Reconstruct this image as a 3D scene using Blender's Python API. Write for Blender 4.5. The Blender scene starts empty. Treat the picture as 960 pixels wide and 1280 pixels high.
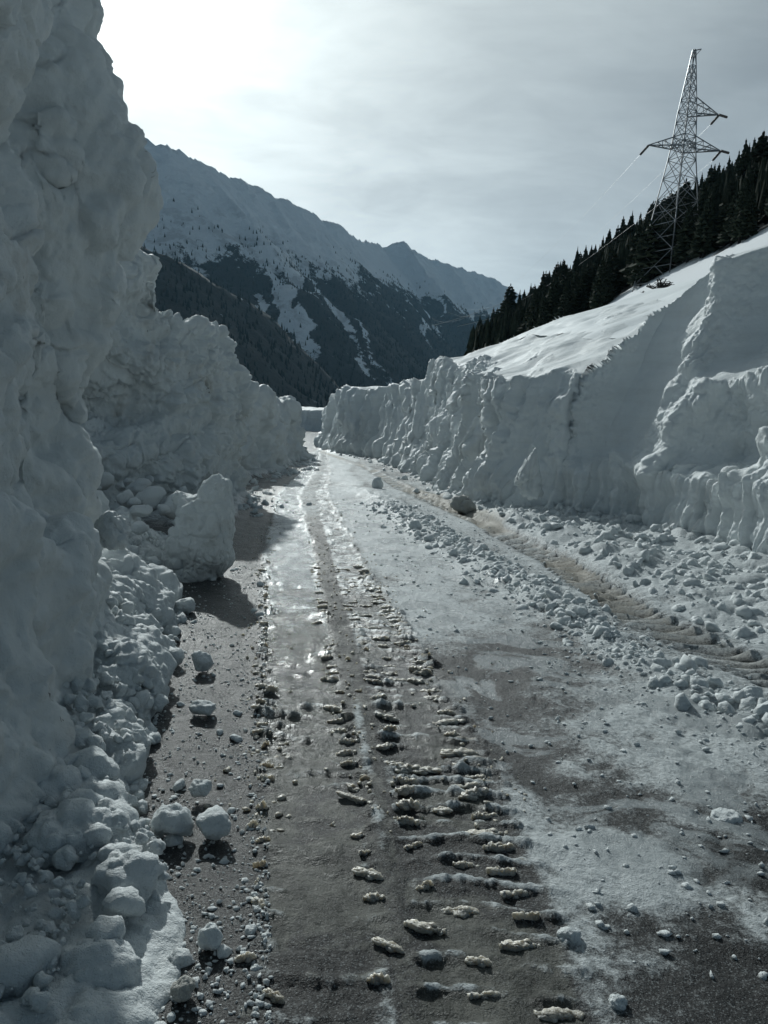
import bpy, bmesh, math, random
import numpy as np
import openvdb as vdb
from mathutils import Matrix, Vector

rng = np.random.default_rng(7)
random.seed(7)
sc = bpy.context.scene
COL = sc.collection

# ------------------------------------------------------------------ camera
FPX, CAM_H = 1005.0, 1.6
PITCH, ROLL = math.radians(6.36), math.radians(2.5)
cam_rot = Matrix.Rotation(math.pi/2 - PITCH, 3, 'X') @ Matrix.Rotation(ROLL, 3, 'Z')
cd = bpy.data.cameras.new('camera')
cd.sensor_fit = 'VERTICAL'
cd.sensor_height = 36.0
cd.lens = 36.0*FPX/1280.0
cd.clip_start = 0.05
cd.clip_end = 20000
cam = bpy.data.objects.new('camera', cd)
cam.matrix_world = Matrix.Translation((0, 0, CAM_H)) @ cam_rot.to_4x4()
COL.objects.link(cam)
sc.camera = cam

# ------------------------------------------------------------------ sky, sun, exposure
SUN_AZ, SUN_EL = math.radians(-19.0), math.radians(29.5)     # azimuth from +Y towards +X
sun_dir = Vector((math.sin(SUN_AZ)*math.cos(SUN_EL), math.cos(SUN_AZ)*math.cos(SUN_EL), math.sin(SUN_EL)))
sc.view_settings.view_transform = 'Standard'
sc.view_settings.look = 'None'
sc.view_settings.gamma = 1.0
sc.view_settings.use_curve_mapping = False
sc.view_settings.exposure = -0.35

world = bpy.data.worlds.new('World')
sc.world = world
world.use_nodes = True


class NT:
    """small helper around a node tree"""
    def __init__(self, tree):
        self.t = tree
        self.n = tree.nodes
        self.n.clear()

    def node(self, typ, **kw):
        nd = self.n.new(typ)
        for k, v in kw.items():
            setattr(nd, k, v)
        return nd

    def set(self, sock, v):
        if hasattr(v, 'is_output') or isinstance(v, bpy.types.NodeSocket):
            self.t.links.new(v, sock)
        elif v is not None:
            sock.default_value = v

    def math(self, op, a, b=None, clamp=False):
        nd = self.node('ShaderNodeMath', operation=op, use_clamp=clamp)
        self.set(nd.inputs[0], a)
        self.set(nd.inputs[1], b)
        return nd.outputs[0]

    def mix(self, f, a, b, blend='MIX'):
        nd = self.node('ShaderNodeMix', data_type='RGBA', blend_type=blend)
        self.set(nd.inputs[0], f)
        self.set(nd.inputs[6], a)
        self.set(nd.inputs[7], b)
        return nd.outputs[2]

    def fmix(self, f, a, b):
        nd = self.node('ShaderNodeMix', data_type='FLOAT')
        self.set(nd.inputs[0], f)
        self.set(nd.inputs[2], a)
        self.set(nd.inputs[3], b)
        return nd.outputs[0]

    def noise(self, vec, scale, detail=4, rough=0.55, dist=0.0):
        nd = self.node('ShaderNodeTexNoise')
        self.set(nd.inputs['Vector'], vec)
        nd.inputs['Scale'].default_value = scale
        nd.inputs['Detail'].default_value = detail
        nd.inputs['Roughness'].default_value = rough
        nd.inputs['Distortion'].default_value = dist
        return nd.outputs['Fac']

    def ramp(self, f, lo, hi, a=0.0, b=1.0):
        nd = self.node('ShaderNodeMapRange')
        nd.interpolation_type = 'SMOOTHSTEP'
        self.set(nd.inputs[0], f)
        for i, v in zip((1, 2, 3, 4), (lo, hi, a, b)):
            self.set(nd.inputs[i], v)
        return nd.outputs[0]

    def bump(self, h, strength, dist, normal=None):
        nd = self.node('ShaderNodeBump')
        self.set(nd.inputs['Height'], h)
        self.set(nd.inputs['Strength'], strength)
        nd.inputs['Distance'].default_value = dist
        if normal is not None:
            self.set(nd.inputs['Normal'], normal)
        return nd.outputs[0]


def rgb(*c):
    return (c[0], c[1], c[2], 1.0)


w = NT(world.node_tree)
sky = w.node('ShaderNodeTexSky', sky_type='NISHITA', sun_disc=False, sun_elevation=SUN_EL, sun_rotation=SUN_AZ)
sky.altitude = 2500
sky.dust_density = 1.5
tc = w.node('ShaderNodeTexCoord')
sep = w.node('ShaderNodeSeparateXYZ')
w.set(sep.inputs[0], tc.outputs['Generated'])
dotn = w.node('ShaderNodeVectorMath', operation='DOT_PRODUCT')
w.set(dotn.inputs[0], tc.outputs['Generated'])
dotn.inputs[1].default_value = sun_dir
cosd = w.math('MAXIMUM', dotn.outputs['Value'], 0.0)
zup = w.math('MAXIMUM', sep.outputs['Z'], 0.0)
den = w.math('ADD', zup, 0.22)
comb = w.node('ShaderNodeCombineXYZ')
w.set(comb.inputs[0], w.math('DIVIDE', sep.outputs['X'], den))
w.set(comb.inputs[1], w.math('MULTIPLY', w.math('DIVIDE', sep.outputs['Y'], den), 1.6))
cloud = w.noise(comb.outputs[0], 1.3, 7, 0.58, 0.4)
cloud2 = w.noise(comb.outputs[0], 4.0, 6, 0.6, 0.8)
cl = w.math('ADD', w.math('MULTIPLY', cloud, 0.75), w.math('MULTIPLY', cloud2, 0.25))
cv = w.ramp(cl, 0.28, 0.74, 0.74, 1.20)                       # optical thickness of the veil
# thin cloud scatters sunlight forward: a broad halo and a tight aureole about the sun
halo = w.math('ADD', w.math('MULTIPLY', w.math('POWER', cosd, 3.5), 9.4),
              w.math('ADD', w.math('MULTIPLY', w.math('POWER', cosd, 45.0), 14.0),
                     w.math('MULTIPLY', w.math('POWER', cosd, 320.0), 45.0)))
hor = w.math('POWER', w.math('SUBTRACT', 1.0, zup, True), 5.0)  # longer path through the veil near the horizon
thick = w.math('MULTIPLY', w.math('ADD', 0.85, w.math('MULTIPLY', hor, 1.0)), cv)
vm = w.node('ShaderNodeVectorMath', operation='SCALE')             # diffuse light within the veil
vm.inputs[0].default_value = (0.50, 0.73, 0.83)
w.set(vm.inputs['Scale'], thick)
vh = w.node('ShaderNodeVectorMath', operation='SCALE')             # sunlight scattered forward by the veil
vh.inputs[0].default_value = (0.93, 1.0, 0.95)
w.set(vh.inputs['Scale'], w.math('MULTIPLY', thick, halo))
va = w.node('ShaderNodeVectorMath', operation='ADD')
w.set(va.inputs[0], vm.outputs[0])
w.set(va.inputs[1], vh.outputs[0])
skyc = w.mix(0.80, sky.outputs[0], va.outputs[0])
bg = w.node('ShaderNodeBackground')
w.set(bg.inputs['Color'], skyc)
bg.inputs['Strength'].default_value = 0.12
wo = w.node('ShaderNodeOutputWorld')
w.set(wo.inputs['Surface'], bg.outputs[0])

sd = bpy.data.lights.new('sun', 'SUN')
sd.energy = 3.7
sd.angle = math.radians(1.0)
sd.color = (0.95, 1.0, 0.98)
sun = bpy.data.objects.new('sun', sd)
sun.rotation_euler = sun_dir.to_track_quat('Z', 'Y').to_euler()
sun.location = (0, 0, 60)
COL.objects.link(sun)
sc.cycles.use_denoising = True
sc.cycles.max_bounces = 8

# ------------------------------------------------------------------ pixel -> place helpers (surveying the photograph)
R3 = np.array(cam_rot)


def ray(px, py):
    return R3 @ np.array([(px - 480)/FPX, -(py - 640)/FPX, -1.0])


def gp(px, py, z=0.0):
    d = ray(px, py)
    return np.array([0, 0, CAM_H]) + d*((z - CAM_H)/d[2])


def pt(px, py, Y):
    d = ray(px, py)
    return np.array([0, 0, CAM_H]) + d*(Y/d[1])


# ------------------------------------------------------------------ noise in numpy
T1 = rng.random((64, 64, 64), dtype=np.float32)*2 - 1
TJ = rng.random((3, 32, 32, 32), dtype=np.float32)


def vnoise(x, y, z, s=0):
    x = np.asarray(x, np.float32) + 17.3*s
    y = np.asarray(y, np.float32) + 7.9*s
    z = np.asarray(z, np.float32) + 3.1*s
    x, y, z = 0.80*x + 0.52*y + 0.30*z, -0.58*x + 0.79*y + 0.20*z, -0.13*x - 0.33*y + 0.93*z   # turn the lattice off the axes
    xi, yi, zi = np.floor(x), np.floor(y), np.floor(z)
    fx, fy, fz = x - xi, y - yi, z - zi
    xi, yi, zi = (a.astype(np.int32) for a in (xi, yi, zi))
    u, v, q = (f*f*f*(f*(f*6 - 15) + 10) for f in (fx, fy, fz))
    x0, x1, y0, y1, z0, z1 = xi & 63, (xi + 1) & 63, yi & 63, (yi + 1) & 63, zi & 63, (zi + 1) & 63
    a = T1[x0, y0, z0]*(1-u) + T1[x1, y0, z0]*u
    b = T1[x0, y1, z0]*(1-u) + T1[x1, y1, z0]*u
    c = T1[x0, y0, z1]*(1-u) + T1[x1, y0, z1]*u
    d = T1[x0, y1, z1]*(1-u) + T1[x1, y1, z1]*u
    return (a*(1-v) + b*v)*(1-q) + (c*(1-v) + d*v)*q


def fbm(x, y, z, o=4, s=0, gain=0.5):
    r, a = 0.0, 1.0
    for i in range(o):
        r = r + a*vnoise(x, y, z, s + i)
        x, y, z = 1.62*x + 1.17*y, -1.17*x + 1.62*y + 0.3*z, 2.02*z + 0.21*x
        a *= gain
    return r


def worley(x, y, z, s=0):
    """squared distance to the nearest of one jittered point per cell"""
    x = np.asarray(x, np.float32) + 5.7*s
    y = np.asarray(y, np.float32) + 9.1*s
    z = np.asarray(z, np.float32) + 2.3*s
    xi, yi, zi = (np.floor(a).astype(np.int32) for a in (x, y, z))
    best = np.full(x.shape, 9.0, np.float32)
    for i in (-1, 0, 1):
        for j in (-1, 0, 1):
            for k in (-1, 0, 1):
                a, b, c = (xi+i), (yi+j), (zi+k)
                am, bm, cm = a & 31, b & 31, c & 31
                d = (a + TJ[0, am, bm, cm] - x)**2 + (b + TJ[1, am, bm, cm] - y)**2 + (c + TJ[2, am, bm, cm] - z)**2
                np.minimum(best, d, out=best)
    return best


def puffs(x, y, z, s=0):
    """rounded clumps, 0..1"""
    return np.sqrt(np.clip(1.0 - worley(x, y, z, s)/0.75, 0, 1))


def sstep(a, b, x):
    t = np.clip((x - a)/(b - a), 0, 1)
    return t*t*(3 - 2*t)


def smin(a, b, k):
    h = np.clip(0.5 + 0.5*(b - a)/k, 0, 1)
    return b*(1-h) + a*h - k*h*(1-h)


def smax(a, b, k):
    return -smin(-a, -b, k)


# ------------------------------------------------------------------ mesh helpers
def raw_mesh(name, V, F, smooth=True):
    V = np.ascontiguousarray(V, np.float32)
    F = np.ascontiguousarray(F, np.int32)
    me = bpy.data.meshes.new(name)
    k = F.shape[1]
    me.vertices.add(len(V))
    me.vertices.foreach_set('co', V.ravel())
    me.loops.add(F.size)
    me.loops.foreach_set('vertex_index', F.ravel())
    me.polygons.add(len(F))
    me.polygons.foreach_set('loop_start', np.arange(0, F.size, k, dtype=np.int32))
    me.polygons.foreach_set('use_smooth', np.full(len(F), smooth, dtype=bool))
    me.update(calc_edges=True)
    return me


def attr(me, name, data):
    a = me.attributes.new(name, 'FLOAT', 'POINT')
    a.data.foreach_set('value', np.ascontiguousarray(data, np.float32))


def link(name, me, mat=None, parent=None):
    o = bpy.data.objects.new(name, me)
    COL.objects.link(o)
    if mat is not None and len(me.materials) == 0:
        me.materials.append(mat)
    if parent is not None:
        o.parent = parent
    return o


def tag(o, label=None, cat=None, group=None, kind=None):
    for k, v in (('label', label), ('category', cat), ('group', group), ('kind', kind)):
        if v:
            o[k] = v
    return o


def empty(name, loc=(0, 0, 0)):
    o = bpy.data.objects.new(name, None)
    o.location = loc
    o.empty_display_size = 0.2
    COL.objects.link(o)
    return o


def vnormals(V, F):
    n = np.zeros_like(V)
    fn = np.cross(V[F[:, 2]] - V[F[:, 0]], V[F[:, -1]] - V[F[:, 1]])
    for i in range(F.shape[1]):
        np.add.at(n, F[:, i], fn)
    return n/np.maximum(np.linalg.norm(n, axis=1, keepdims=True), 1e-9)


def sdf_mesh(lo, hi, vox, fn):
    """surface fn = 0 (negative inside) as quads; fn is only evaluated finely near the surface"""
    lo, hi = np.array(lo, float), np.array(hi, float)
    st = 4
    n = (np.ceil((hi - lo)/(vox*st)).astype(int) + 1)
    ax = [lo[i] + np.arange(n[i])*vox*st for i in range(3)]
    g = np.meshgrid(*ax, indexing='ij')
    c = fn(*(a.ravel().astype(np.float32) for a in g)).reshape(n)
    fnn = n*st
    big = c.repeat(st, 0).repeat(st, 1).repeat(st, 2)
    # coarse samples sit on cell corners: shift so that cells are centred on them
    big = np.roll(big, (-2, -2, -2), (0, 1, 2)) if False else big
    m = np.abs(big) < vox*st*2.6
    ii = np.nonzero(m)
    P = [(lo[k] + ii[k]*vox).astype(np.float32) for k in range(3)]
    arr = np.clip(big, -1, 1).astype(np.float32)
    arr[ii] = fn(*P)
    gr = vdb.FloatGrid(1.0)
    gr.copyFromArray(arr)
    V, Q = gr.convertToQuads(0.0)
    V = V.astype(np.float64)*vox + lo
    return V, Q.astype(np.int64)


def subdivide(V, Q):
    """split every quad in four"""
    n = len(V)
    e = np.concatenate([np.sort(Q[:, [i, (i+1) % 4]], 1) for i in range(4)])
    key = e[:, 0]*n + e[:, 1]
    uk, inv = np.unique(key, return_inverse=True)
    mid = (V[uk//n] + V[uk % n])/2
    cen = V[Q].mean(1)
    m = [n + inv[i*len(Q):(i+1)*len(Q)] for i in range(4)]
    c = n + len(uk) + np.arange(len(Q))
    V2 = np.concatenate([V, mid, cen])
    F2 = np.concatenate([np.stack([Q[:, i], m[i], c, m[i-1]], 1) for i in range(4)])
    return V2, F2


def creases(x, y, z, o=4, s=0, gain=0.55):
    """rounded lumps that meet in sharp creases"""
    r, a = 0.0, 1.0
    for i in range(o):
        r = r + a*np.abs(vnoise(x, y, z, s + i))
        x, y, z = 1.75*x + 1.15*y, -1.15*x + 1.75*y + 0.4*z, 2.1*z + 0.3*x
        a *= gain
    return r


def grid_faces(nu, nv, flip=False):
    i = np.arange(nu*nv).reshape(nu, nv)
    a, b, c, d = i[:-1, :-1].ravel(), i[1:, :-1].ravel(), i[1:, 1:].ravel(), i[:-1, 1:].ravel()
    return np.stack((a, d, c, b) if flip else (a, b, c, d), 1)


class Table2:
    """bilinear table over (y, z)"""
    def __init__(self, ys, zs, vals, smooth=0):
        self.y0, self.y1, self.z0, self.z1 = ys[0], ys[-1], zs[0], zs[-1]
        ny, nz = 420, 80
        yy, zz = np.linspace(ys[0], ys[-1], ny), np.linspace(zs[0], zs[-1], nz)
        vals = np.array(vals, float)
        t = np.stack([np.interp(zz, zs, r) for r in vals])
        t = np.stack([np.interp(yy, ys, t[:, k]) for k in range(nz)], 1)
        for _ in range(smooth):
            for axx in (0, 1):
                p = np.pad(t, [(1, 1) if k == axx else (0, 0) for k in (0, 1)], mode='edge')
                t = (p[:-2] + 2*p[1:-1] + p[2:])/4 if axx == 0 else (p[:, :-2] + 2*p[:, 1:-1] + p[:, 2:])/4
        self.t, self.ny, self.nz = t, ny, nz

    def __call__(self, y, z):
        a = np.clip((y - self.y0)/(self.y1 - self.y0), 0, 1)*(self.ny - 1.001)
        b = np.clip((z - self.z0)/(self.z1 - self.z0), 0, 1)*(self.nz - 1.001)
        i, j = a.astype(int), b.astype(int)
        u, v = a - i, b - j
        t = self.t
        return (t[i, j]*(1-u) + t[i+1, j]*u)*(1-v) + (t[i, j+1]*(1-u) + t[i+1, j+1]*u)*v


# ------------------------------------------------------------------ materials
def new_mat(name):
    m = bpy.data.materials.new(name)
    m.use_nodes = True
    t = NT(m.node_tree)
    out = t.node('ShaderNodeOutputMaterial')
    bs = t.node('ShaderNodeBsdfPrincipled')
    t.set(out.inputs['Surface'], bs.outputs[0])
    geo = t.node('ShaderNodeNewGeometry')
    tco = t.node('ShaderNodeTexCoord')
    return m, t, bs, geo, tco, out


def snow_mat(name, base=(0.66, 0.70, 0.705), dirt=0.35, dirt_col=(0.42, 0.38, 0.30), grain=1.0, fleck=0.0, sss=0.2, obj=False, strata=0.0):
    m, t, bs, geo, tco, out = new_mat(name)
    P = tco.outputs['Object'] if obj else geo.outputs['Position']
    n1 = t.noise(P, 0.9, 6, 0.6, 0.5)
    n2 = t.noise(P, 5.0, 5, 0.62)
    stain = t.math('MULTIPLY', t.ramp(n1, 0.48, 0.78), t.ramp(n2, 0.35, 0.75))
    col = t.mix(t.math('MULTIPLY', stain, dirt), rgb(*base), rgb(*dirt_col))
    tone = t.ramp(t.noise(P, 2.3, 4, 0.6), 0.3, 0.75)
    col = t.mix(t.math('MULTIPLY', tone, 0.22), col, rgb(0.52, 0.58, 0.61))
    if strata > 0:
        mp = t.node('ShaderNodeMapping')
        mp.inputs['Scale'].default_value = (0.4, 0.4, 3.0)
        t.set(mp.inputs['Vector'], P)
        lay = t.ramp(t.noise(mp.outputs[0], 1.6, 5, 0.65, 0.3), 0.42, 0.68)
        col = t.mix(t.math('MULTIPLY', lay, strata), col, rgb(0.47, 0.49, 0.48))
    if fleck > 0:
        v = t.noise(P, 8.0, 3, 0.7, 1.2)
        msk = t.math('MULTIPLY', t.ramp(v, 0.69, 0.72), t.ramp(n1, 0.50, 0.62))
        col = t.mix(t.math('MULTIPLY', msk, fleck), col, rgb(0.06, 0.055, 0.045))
    t.set(bs.inputs['Base Color'], col)
    bs.inputs['Roughness'].default_value = 0.62
    bs.inputs['Specular IOR Level'].default_value = 0.25
    bs.inputs['Subsurface Weight'].default_value = sss
    bs.inputs['Subsurface Radius'].default_value = (1.0, 1.0, 1.0)
    bs.inputs['Subsurface Scale'].default_value = 0.02
    g1 = t.noise(P, 45, 4, 0.65)
    g2 = t.noise(P, 190, 2, 0.6)
    nb = t.bump(g1, 0.55*grain, 0.02)
    nb = t.bump(g2, 0.5*grain, 0.006, nb)
    t.set(bs.inputs['Normal'], nb)
    return m


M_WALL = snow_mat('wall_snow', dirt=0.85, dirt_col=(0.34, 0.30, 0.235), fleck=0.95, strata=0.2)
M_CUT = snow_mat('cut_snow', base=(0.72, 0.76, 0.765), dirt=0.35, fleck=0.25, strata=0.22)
M_CHUNK = snow_mat('chunk_snow', dirt=0.2, grain=1.4)
M_DIRTY = snow_mat('dirty_chunk_snow', base=(0.42, 0.42, 0.39), dirt=0.7, dirt_col=(0.17, 0.16, 0.13), grain=1.4)
M_FIELD = snow_mat('field_snow', base=(0.76, 0.80, 0.81), dirt=0.05, grain=0.5, sss=0.0)


def slush_mat():
    m, t, bs, geo, tco, out = new_mat('slush')
    P = geo.outputs['Position']
    n = t.noise(P, 14, 5, 0.65)
    col = t.mix(t.ramp(n, 0.3, 0.7), rgb(0.30, 0.28, 0.235), rgb(0.58, 0.56, 0.50))
    t.set(bs.inputs['Base Color'], col)
    bs.inputs['Roughness'].default_value = 0.32
    bs.inputs['Subsurface Weight'].default_value = 0.7
    bs.inputs['Subsurface Scale'].default_value = 0.03
    bs.inputs['Subsurface Radius'].default_value = (1, 0.9, 0.75)
    nb = t.bump(t.noise(P, 80, 4, 0.65), 0.6, 0.012)
    t.set(bs.inputs['Normal'], nb)
    return m


M_SLUSH = slush_mat()


def road_mat():
    m, t, bs, geo, tco, out = new_mat('road_surface')
    P = geo.outputs['Position']

    def at(n):
        a = t.node('ShaderNodeAttribute', attribute_name=n)
        return a.outputs['Fac']
    f1 = t.noise(P, 38, 5, 0.68)
    f2 = t.noise(P, 150, 3, 0.7)
    f3 = t.noise(P, 7, 5, 0.62)
    brk = t.math('ADD', t.math('ADD', t.math('MULTIPLY', f1, 0.45), t.math('MULTIPLY', f2, 0.3)), t.math('MULTIPLY', f3, 0.35))
    brk = t.math('SUBTRACT', brk, 0.55)                      # about -0.25 .. 0.25
    sn = t.ramp(t.math('ADD', at('snow'), t.math('MULTIPLY', brk, 1.5)), 0.30, 0.70)
    sl = t.ramp(t.math('ADD', at('slush'), t.math('MULTIPLY', brk, 1.0)), 0.42, 0.62)
    di = t.ramp(t.math('ADD', at('dirt'), t.math('MULTIPLY', brk, 1.2)), 0.35, 0.75)
    stones = t.node('ShaderNodeTexVoronoi')
    t.set(stones.inputs['Vector'], P)
    stones.inputs['Scale'].default_value = 230
    sv = t.node('ShaderNodeSeparateColor')
    t.set(sv.inputs[0], stones.outputs['Color'])
    asph = t.mix(sv.outputs[0], rgb(0.013, 0.014, 0.015), rgb(0.036, 0.038, 0.038))
    crystal = t.ramp(f2, 0.60, 0.70)
    icy = t.ramp(sv.outputs[1], 0.86, 0.90)
    asph = t.mix(t.math('MULTIPLY', crystal, 0.2), asph, rgb(0.30, 0.33, 0.33))
    asph = t.mix(t.math('MULTIPLY', icy, 0.25), asph, rgb(0.5, 0.54, 0.55))
    slc = t.mix(t.ramp(f3, 0.3, 0.7), rgb(0.036, 0.039, 0.034), rgb(0.135, 0.138, 0.122))
    snc = t.mix(t.ramp(f1, 0.3, 0.7), rgb(0.38, 0.42, 0.43), rgb(0.62, 0.66, 0.67))
    slc = t.mix(t.math('MULTIPLY', icy, 0.10), slc, rgb(0.5, 0.54, 0.55))
    col = t.mix(sl, asph, slc)
    col = t.mix(sn, col, snc)
    # sheets of clear grey ice with fairly crisp edges
    gl = t.noise(P, 1.7, 5, 0.6, 1.2)
    glz = t.math('MULTIPLY', t.ramp(gl, 0.50, 0.55), at('glaze'))
    col = t.mix(t.math('MULTIPLY', glz, 0.75), col, rgb(0.27, 0.30, 0.31))
    col = t.mix(t.math('MULTIPLY', di, 0.8), col, rgb(0.30, 0.272, 0.22))
    t.set(bs.inputs['Base Color'], col)
    wet = at('wet')
    r = t.fmix(sl, 0.58, 0.42)
    r = t.fmix(sn, r, 0.65)
    r = t.fmix(t.math('MULTIPLY', wet, t.ramp(f3, 0.35, 0.65, 0.7, 1.0)), r, 0.11)
    t.set(bs.inputs['Roughness'], r)
    t.set(bs.inputs['Specular IOR Level'], t.fmix(wet, 0.16, 0.5))
    r = t.fmix(glz, r, 0.22)
    t.set(bs.inputs['Roughness'], r)
    nb = t.bump(f1, t.fmix(glz, 0.9, 0.25), 0.018)
    nb = t.bump(f2, 0.8, 0.007, nb)
    nb = t.bump(sv.outputs[2], 0.35, 0.004, nb)
    t.set(bs.inputs['Normal'], nb)
    return m


M_ROAD = road_mat()


def simple_mat(name, c1, c2, scale, rough=0.8, metal=0.0, obj=True):
    m, t, bs, geo, tco, out = new_mat(name)
    P = tco.outputs['Object'] if obj else geo.outputs['Position']
    t.set(bs.inputs['Base Color'], t.mix(t.ramp(t.noise(P, scale, 4), 0.3, 0.7), rgb(*c1), rgb(*c2)))
    bs.inputs['Roughness'].default_value = rough
    bs.inputs['Metallic'].default_value = metal
    if rough >= 0.8:
        bs.inputs['Specular IOR Level'].default_value = 0.05
    return m


M_NEEDLE = simple_mat('conifer_needles', (0.018, 0.026, 0.018), (0.04, 0.05, 0.034), 1.5)
M_BARK = simple_mat('conifer_bark', (0.018, 0.018, 0.017), (0.04, 0.039, 0.037), 6)
M_FARTREE = simple_mat('far_conifers', (0.022, 0.030, 0.026), (0.045, 0.052, 0.044), 0.02, obj=False)
M_STEEL = simple_mat('galvanised_steel', (0.20, 0.21, 0.22), (0.30, 0.31, 0.32), 3, 0.42, 0.7)
M_GLASS = simple_mat('insulator_porcelain', (0.08, 0.07, 0.06), (0.14, 0.12, 0.11), 3, 0.3)
M_WIRE = simple_mat('aluminium_wire', (0.8, 0.8, 0.8), (0.85, 0.85, 0.85), 3, 0.35, 0.2)


def hill_mat():
    m, t, bs, geo, tco, out = new_mat('forest_floor')
    P = geo.outputs['Position']
    a = t.node('ShaderNodeAttribute', attribute_name='snow').outputs['Fac']
    f = t.ramp(t.math('ADD', a, t.math('MULTIPLY', t.math('SUBTRACT', t.noise(P, 0.25, 5, 0.65), 0.5), 1.2)), 0.45, 0.6)
    t.set(bs.inputs['Base Color'], t.mix(f, rgb(0.03, 0.032, 0.028), rgb(0.75, 0.78, 0.80)))
    bs.inputs['Roughness'].default_value = 0.9
    return m


def mountain_mat():
    m, t, bs, geo, tco, out = new_mat('mountain_snow_and_rock')
    P = geo.outputs['Position']
    sepn = t.node('ShaderNodeSeparateXYZ')
    t.set(sepn.inputs[0], geo.outputs['Normal'])
    a = t.node('ShaderNodeAttribute', attribute_name='scrub').outputs['Fac']
    n = t.noise(P, 0.018, 8, 0.68)
    n2 = t.noise(P, 0.004, 6, 0.6)
    rock = t.math('MULTIPLY', t.ramp(n, 0.50, 0.60), t.ramp(t.math('ADD', a, t.math('MULTIPLY', t.math('SUBTRACT', n2, 0.5), 1.0)), 0.3, 0.8))
    col = t.mix(t.math('MULTIPLY', rock, 0.35), rgb(0.80, 0.85, 0.89), rgb(0.16, 0.15, 0.15))
    fo = t.node('ShaderNodeAttribute', attribute_name='forest').outputs['Fac']
    fm = t.ramp(t.math('ADD', fo, t.math('MULTIPLY', t.math('SUBTRACT', t.noise(P, 0.022, 8, 0.74), 0.5), 2.4)), 0.48, 0.66)
    col = t.mix(fm, col, rgb(0.035, 0.04, 0.036))
    t.set(bs.inputs['Base Color'], col)
    bs.inputs['Roughness'].default_value = 0.85
    t.set(bs.inputs['Normal'], t.bump(t.noise(P, 0.012, 8, 0.62), 1.0, 40))
    return m


# ------------------------------------------------------------------ the road
def lin(*pairs):
    ys, xs = zip(*sorted(pairs))
    return lambda y: np.interp(y, ys, xs)


# left edge of each wheel mark against distance, and its width
TRK = [  # (centre-line left edge, right edge)
    (lin((0.5, -0.06), (1.97, -0.28), (4.12, -0.61), (8.94, -1.33), (16.45, -2.23), (26, -2.62), (40, -3.6)),
     lin((0.5, 0.30), (1.99, 0.10), (4.18, -0.17), (9.1, -0.75), (16.6, -1.78), (26, -2.25), (40, -3.3))),
    (lin((0.5, 0.30), (2.0, 0.19), (4.2, 0.0), (9.1, -0.57), (16.8, -1.46), (26, -2.0), (40, -3.1)),
     lin((0.5, 0.72), (2.0, 0.63), (4.25, 0.47), (9.2, -0.22), (16.9, -1.2), (26, -1.8), (40, -2.95))),
]
RTR = lin((1, 4.3), (3, 3.45), (5.3, 2.62), (6.8, 2.25), (9.7, 2.10), (13.5, 1.62), (20, 0.42), (28, -0.6), (40, -3.2))   # right wheel mark, centre
WIN = lin((1, 3.6), (3, 2.7), (4.33, 2.19), (5.3, 1.78), (6.9, 1.66), (9.6, 1.15), (12.8, 0.52), (18, -0.3), (26, -1.2))  # windrow between the marks
RB = lin((2, 5.2), (6, 4.95), (9.2, 4.5), (10.4, 4.42), (12.7, 4.1), (14.6, 3.21), (15.3, 2.45), (16.3, 1.95), (17.2, 1.85), (17.7, 1.55),
         (20.7, 1.72), (23, 1.42), (26.8, 1.0), (35.6, -0.46), (38.3, -2.0), (45.9, -3.6), (50, -3.2), (60, -4), (80, -6), (104, -8.4), (110, -13), (116, -22), (124, -40))      # foot of the right wall
LB = lin((0, -0.75), (1.9, -0.80), (3.2, -0.98), (5.57, -1.46), (7.95, -1.6), (12, -2.3), (16.2, -2.8), (18.5, -3.6), (20.5, -3.7), (22, -3.3), (26, -3.25), (35, -3.8), (46, -5.6), (60, -7.8), (80, -10), (104, -14), (124, -50))


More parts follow.
